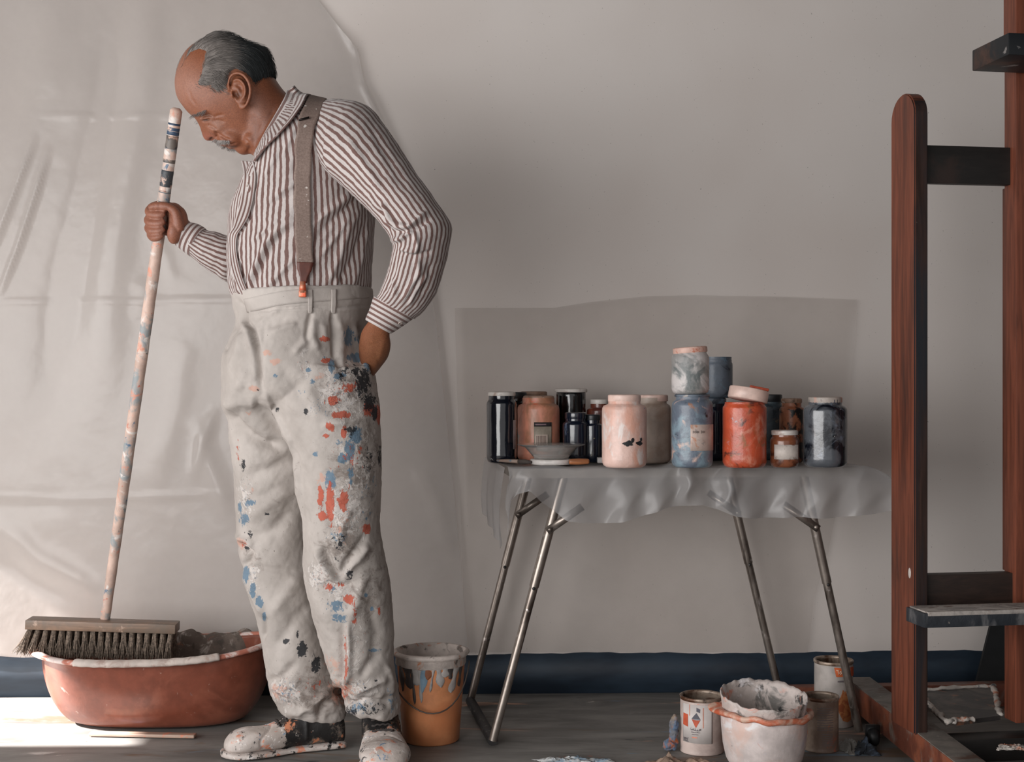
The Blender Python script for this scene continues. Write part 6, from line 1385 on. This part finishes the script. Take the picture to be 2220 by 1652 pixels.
# =================================================================== plastic sheets on the wall
def wallD(px, off):     # distance at which the ray through px meets the wall plane minus off
    s = (px-CX)/F; return (3.60-off)/(1-.030*s)
def sheet(name, label, left, right, top, bottom, mat, off, folds, nx=260, nz=200, namp=.0012):
    """left/right: functions py->px ; top/bottom px->py. built on the wall with folds pushed out towards the room"""
    V = np.zeros((nx*nz, 3)); k = 0; 
    for i in range(nx):
        u = i/(nx-1)
        for j in range(nz):
            v = j/(nz-1); py = top(0)*(1-v)+bottom(0)*v; px = left(py)*(1-u)+right(py)*u; py = top(px)*(1-v)+bottom(px)*v
            D = wallD(px, off); p = P(px, py, D); V[k] = p; k += 1
    Qp = topx(V); d = np.zeros(len(V))
    for (pl_, wd, dp) in folds:
        dd, t, _ = dist_poly(Qp, pl_); d += dp*np.exp(-(dd/wd)**2)*np.clip(np.minimum(t, 1-t)*4+.2, 0, 1)
    d += (fnoise(V*np.array([1, 1, .5]), 5, 2)+1)*.004+fnoise(V, 18, 4)*namp
    V[:, 1] -= np.maximum(d, -off*.5)
    Fc = [(i*nz+j, (i+1)*nz+j, (i+1)*nz+j+1, i*nz+j+1) for i in range(nx-1) for j in range(nz-1)]
    o = mk(name, V, Fc, mat); return props(o, label, 'plastic sheet')
mf1 = film('wall_plastic_film', (210, 205, 202), .48, rough=.22, hl=.7, bscale=7, bstr=.35)
REL = [(0,690),(60,735),(110,776),(180,790),(300,850),(450,905),(700,945),(1080,985),(1410,1015)]
sheet('wall_plastic_sheet', 'large creased translucent plastic sheet hanging on the wall behind the man', lambda y: -420, lambda y: float(np.interp(y, [a for a, b_ in REL], [b_ for a, b_ in REL])), lambda x: -60, lambda x: 1412-6*math.sin(x*.01)+ (10 if x < 500 else 0), mf1, .012,
      [([(262,-60),(235,200),(190,420),(140,650),(100,900)], 46, -.016), ([(330,-60),(300,220),(262,400),(235,640),(220,900)], 40, .014), ([(120,-60),(100,150),(40,400),(-40,600)], 50, .012),
       ([(108,325),(80,420),(40,540),(0,640)], 6, .015), ([(80,300),(50,380),(20,460),(-20,560)], 6, .014), ([(-100,655),(200,655),(480,650),(820,640),(940,655)], 5, .0035), ([(-100,1072),(120,1082),(300,1078),(520,1068)], 5, .004), ([(-100,1100),(150,1096)], 20, -.004),
       ([(700,-40),(745,60),(776,120)], 9, .010), ([(776,120),(790,190),(840,290)], 10, .006), ([(90,252),(240,252),(400,250)], 4, .003), ([(430,900),(450,1000),(500,1120)], 22, .010), ([(470,880),(440,960),(420,1040)], 12, .008),
       ([(0,1130),(80,1210),(220,1280)], 24, .010), ([(0,1210),(70,1260),(150,1300)], 18, -.006), ([(300,600),(310,640),(300,700)], 18, .004), ([(380,620),(360,560),(330,480)], 14, .004), ([(880,400),(900,520),(930,640)], 20, .004),
       ([(400,700),(380,900),(330,1060)], 30, .006), ([(900,1000),(940,1080),(980,1200)], 20, .006)])
mf2 = film('thin_wall_film', (190, 183, 178), .16, rough=.35, hl=.5, bscale=5, bstr=.2)
RE2 = [(640,1858),(760,1850),(900,1838),(1100,1815),(1200,1795),(1300,1762),(1420,1750)]
TE2 = [(1000,668),(1200,668),(1280,655),(1400,643),(1500,640),(1700,644),(1860,650)]
sheet('wall_plastic_sheet', 'rectangular thin plastic sheet on the wall behind the table and jars', lambda y: 985+.03*(y-640), lambda y: float(np.interp(y, [a for a, b_ in RE2], [b_ for a, b_ in RE2])), lambda x: float(np.interp(x, [a for a, b_ in TE2], [b_ for a, b_ in TE2])), lambda x: 1414, mf2, .010,
      [([(1855,650),(1848,760),(1836,900)], 5, .007), ([(1000,664),(1200,664),(1400,643),(1700,644),(1860,650)], 5, .005), ([(1795,1200),(1760,1300),(1750,1410)], 10, .006), ([(1040,1080),(1090,1200),(1110,1400)], 22, .008), ([(1100,1060),(1105,1200),(1100,1400)], 9, .006), ([(1650,1100),(1680,1250),(1690,1400)], 26, .005)], nx=160, nz=120)
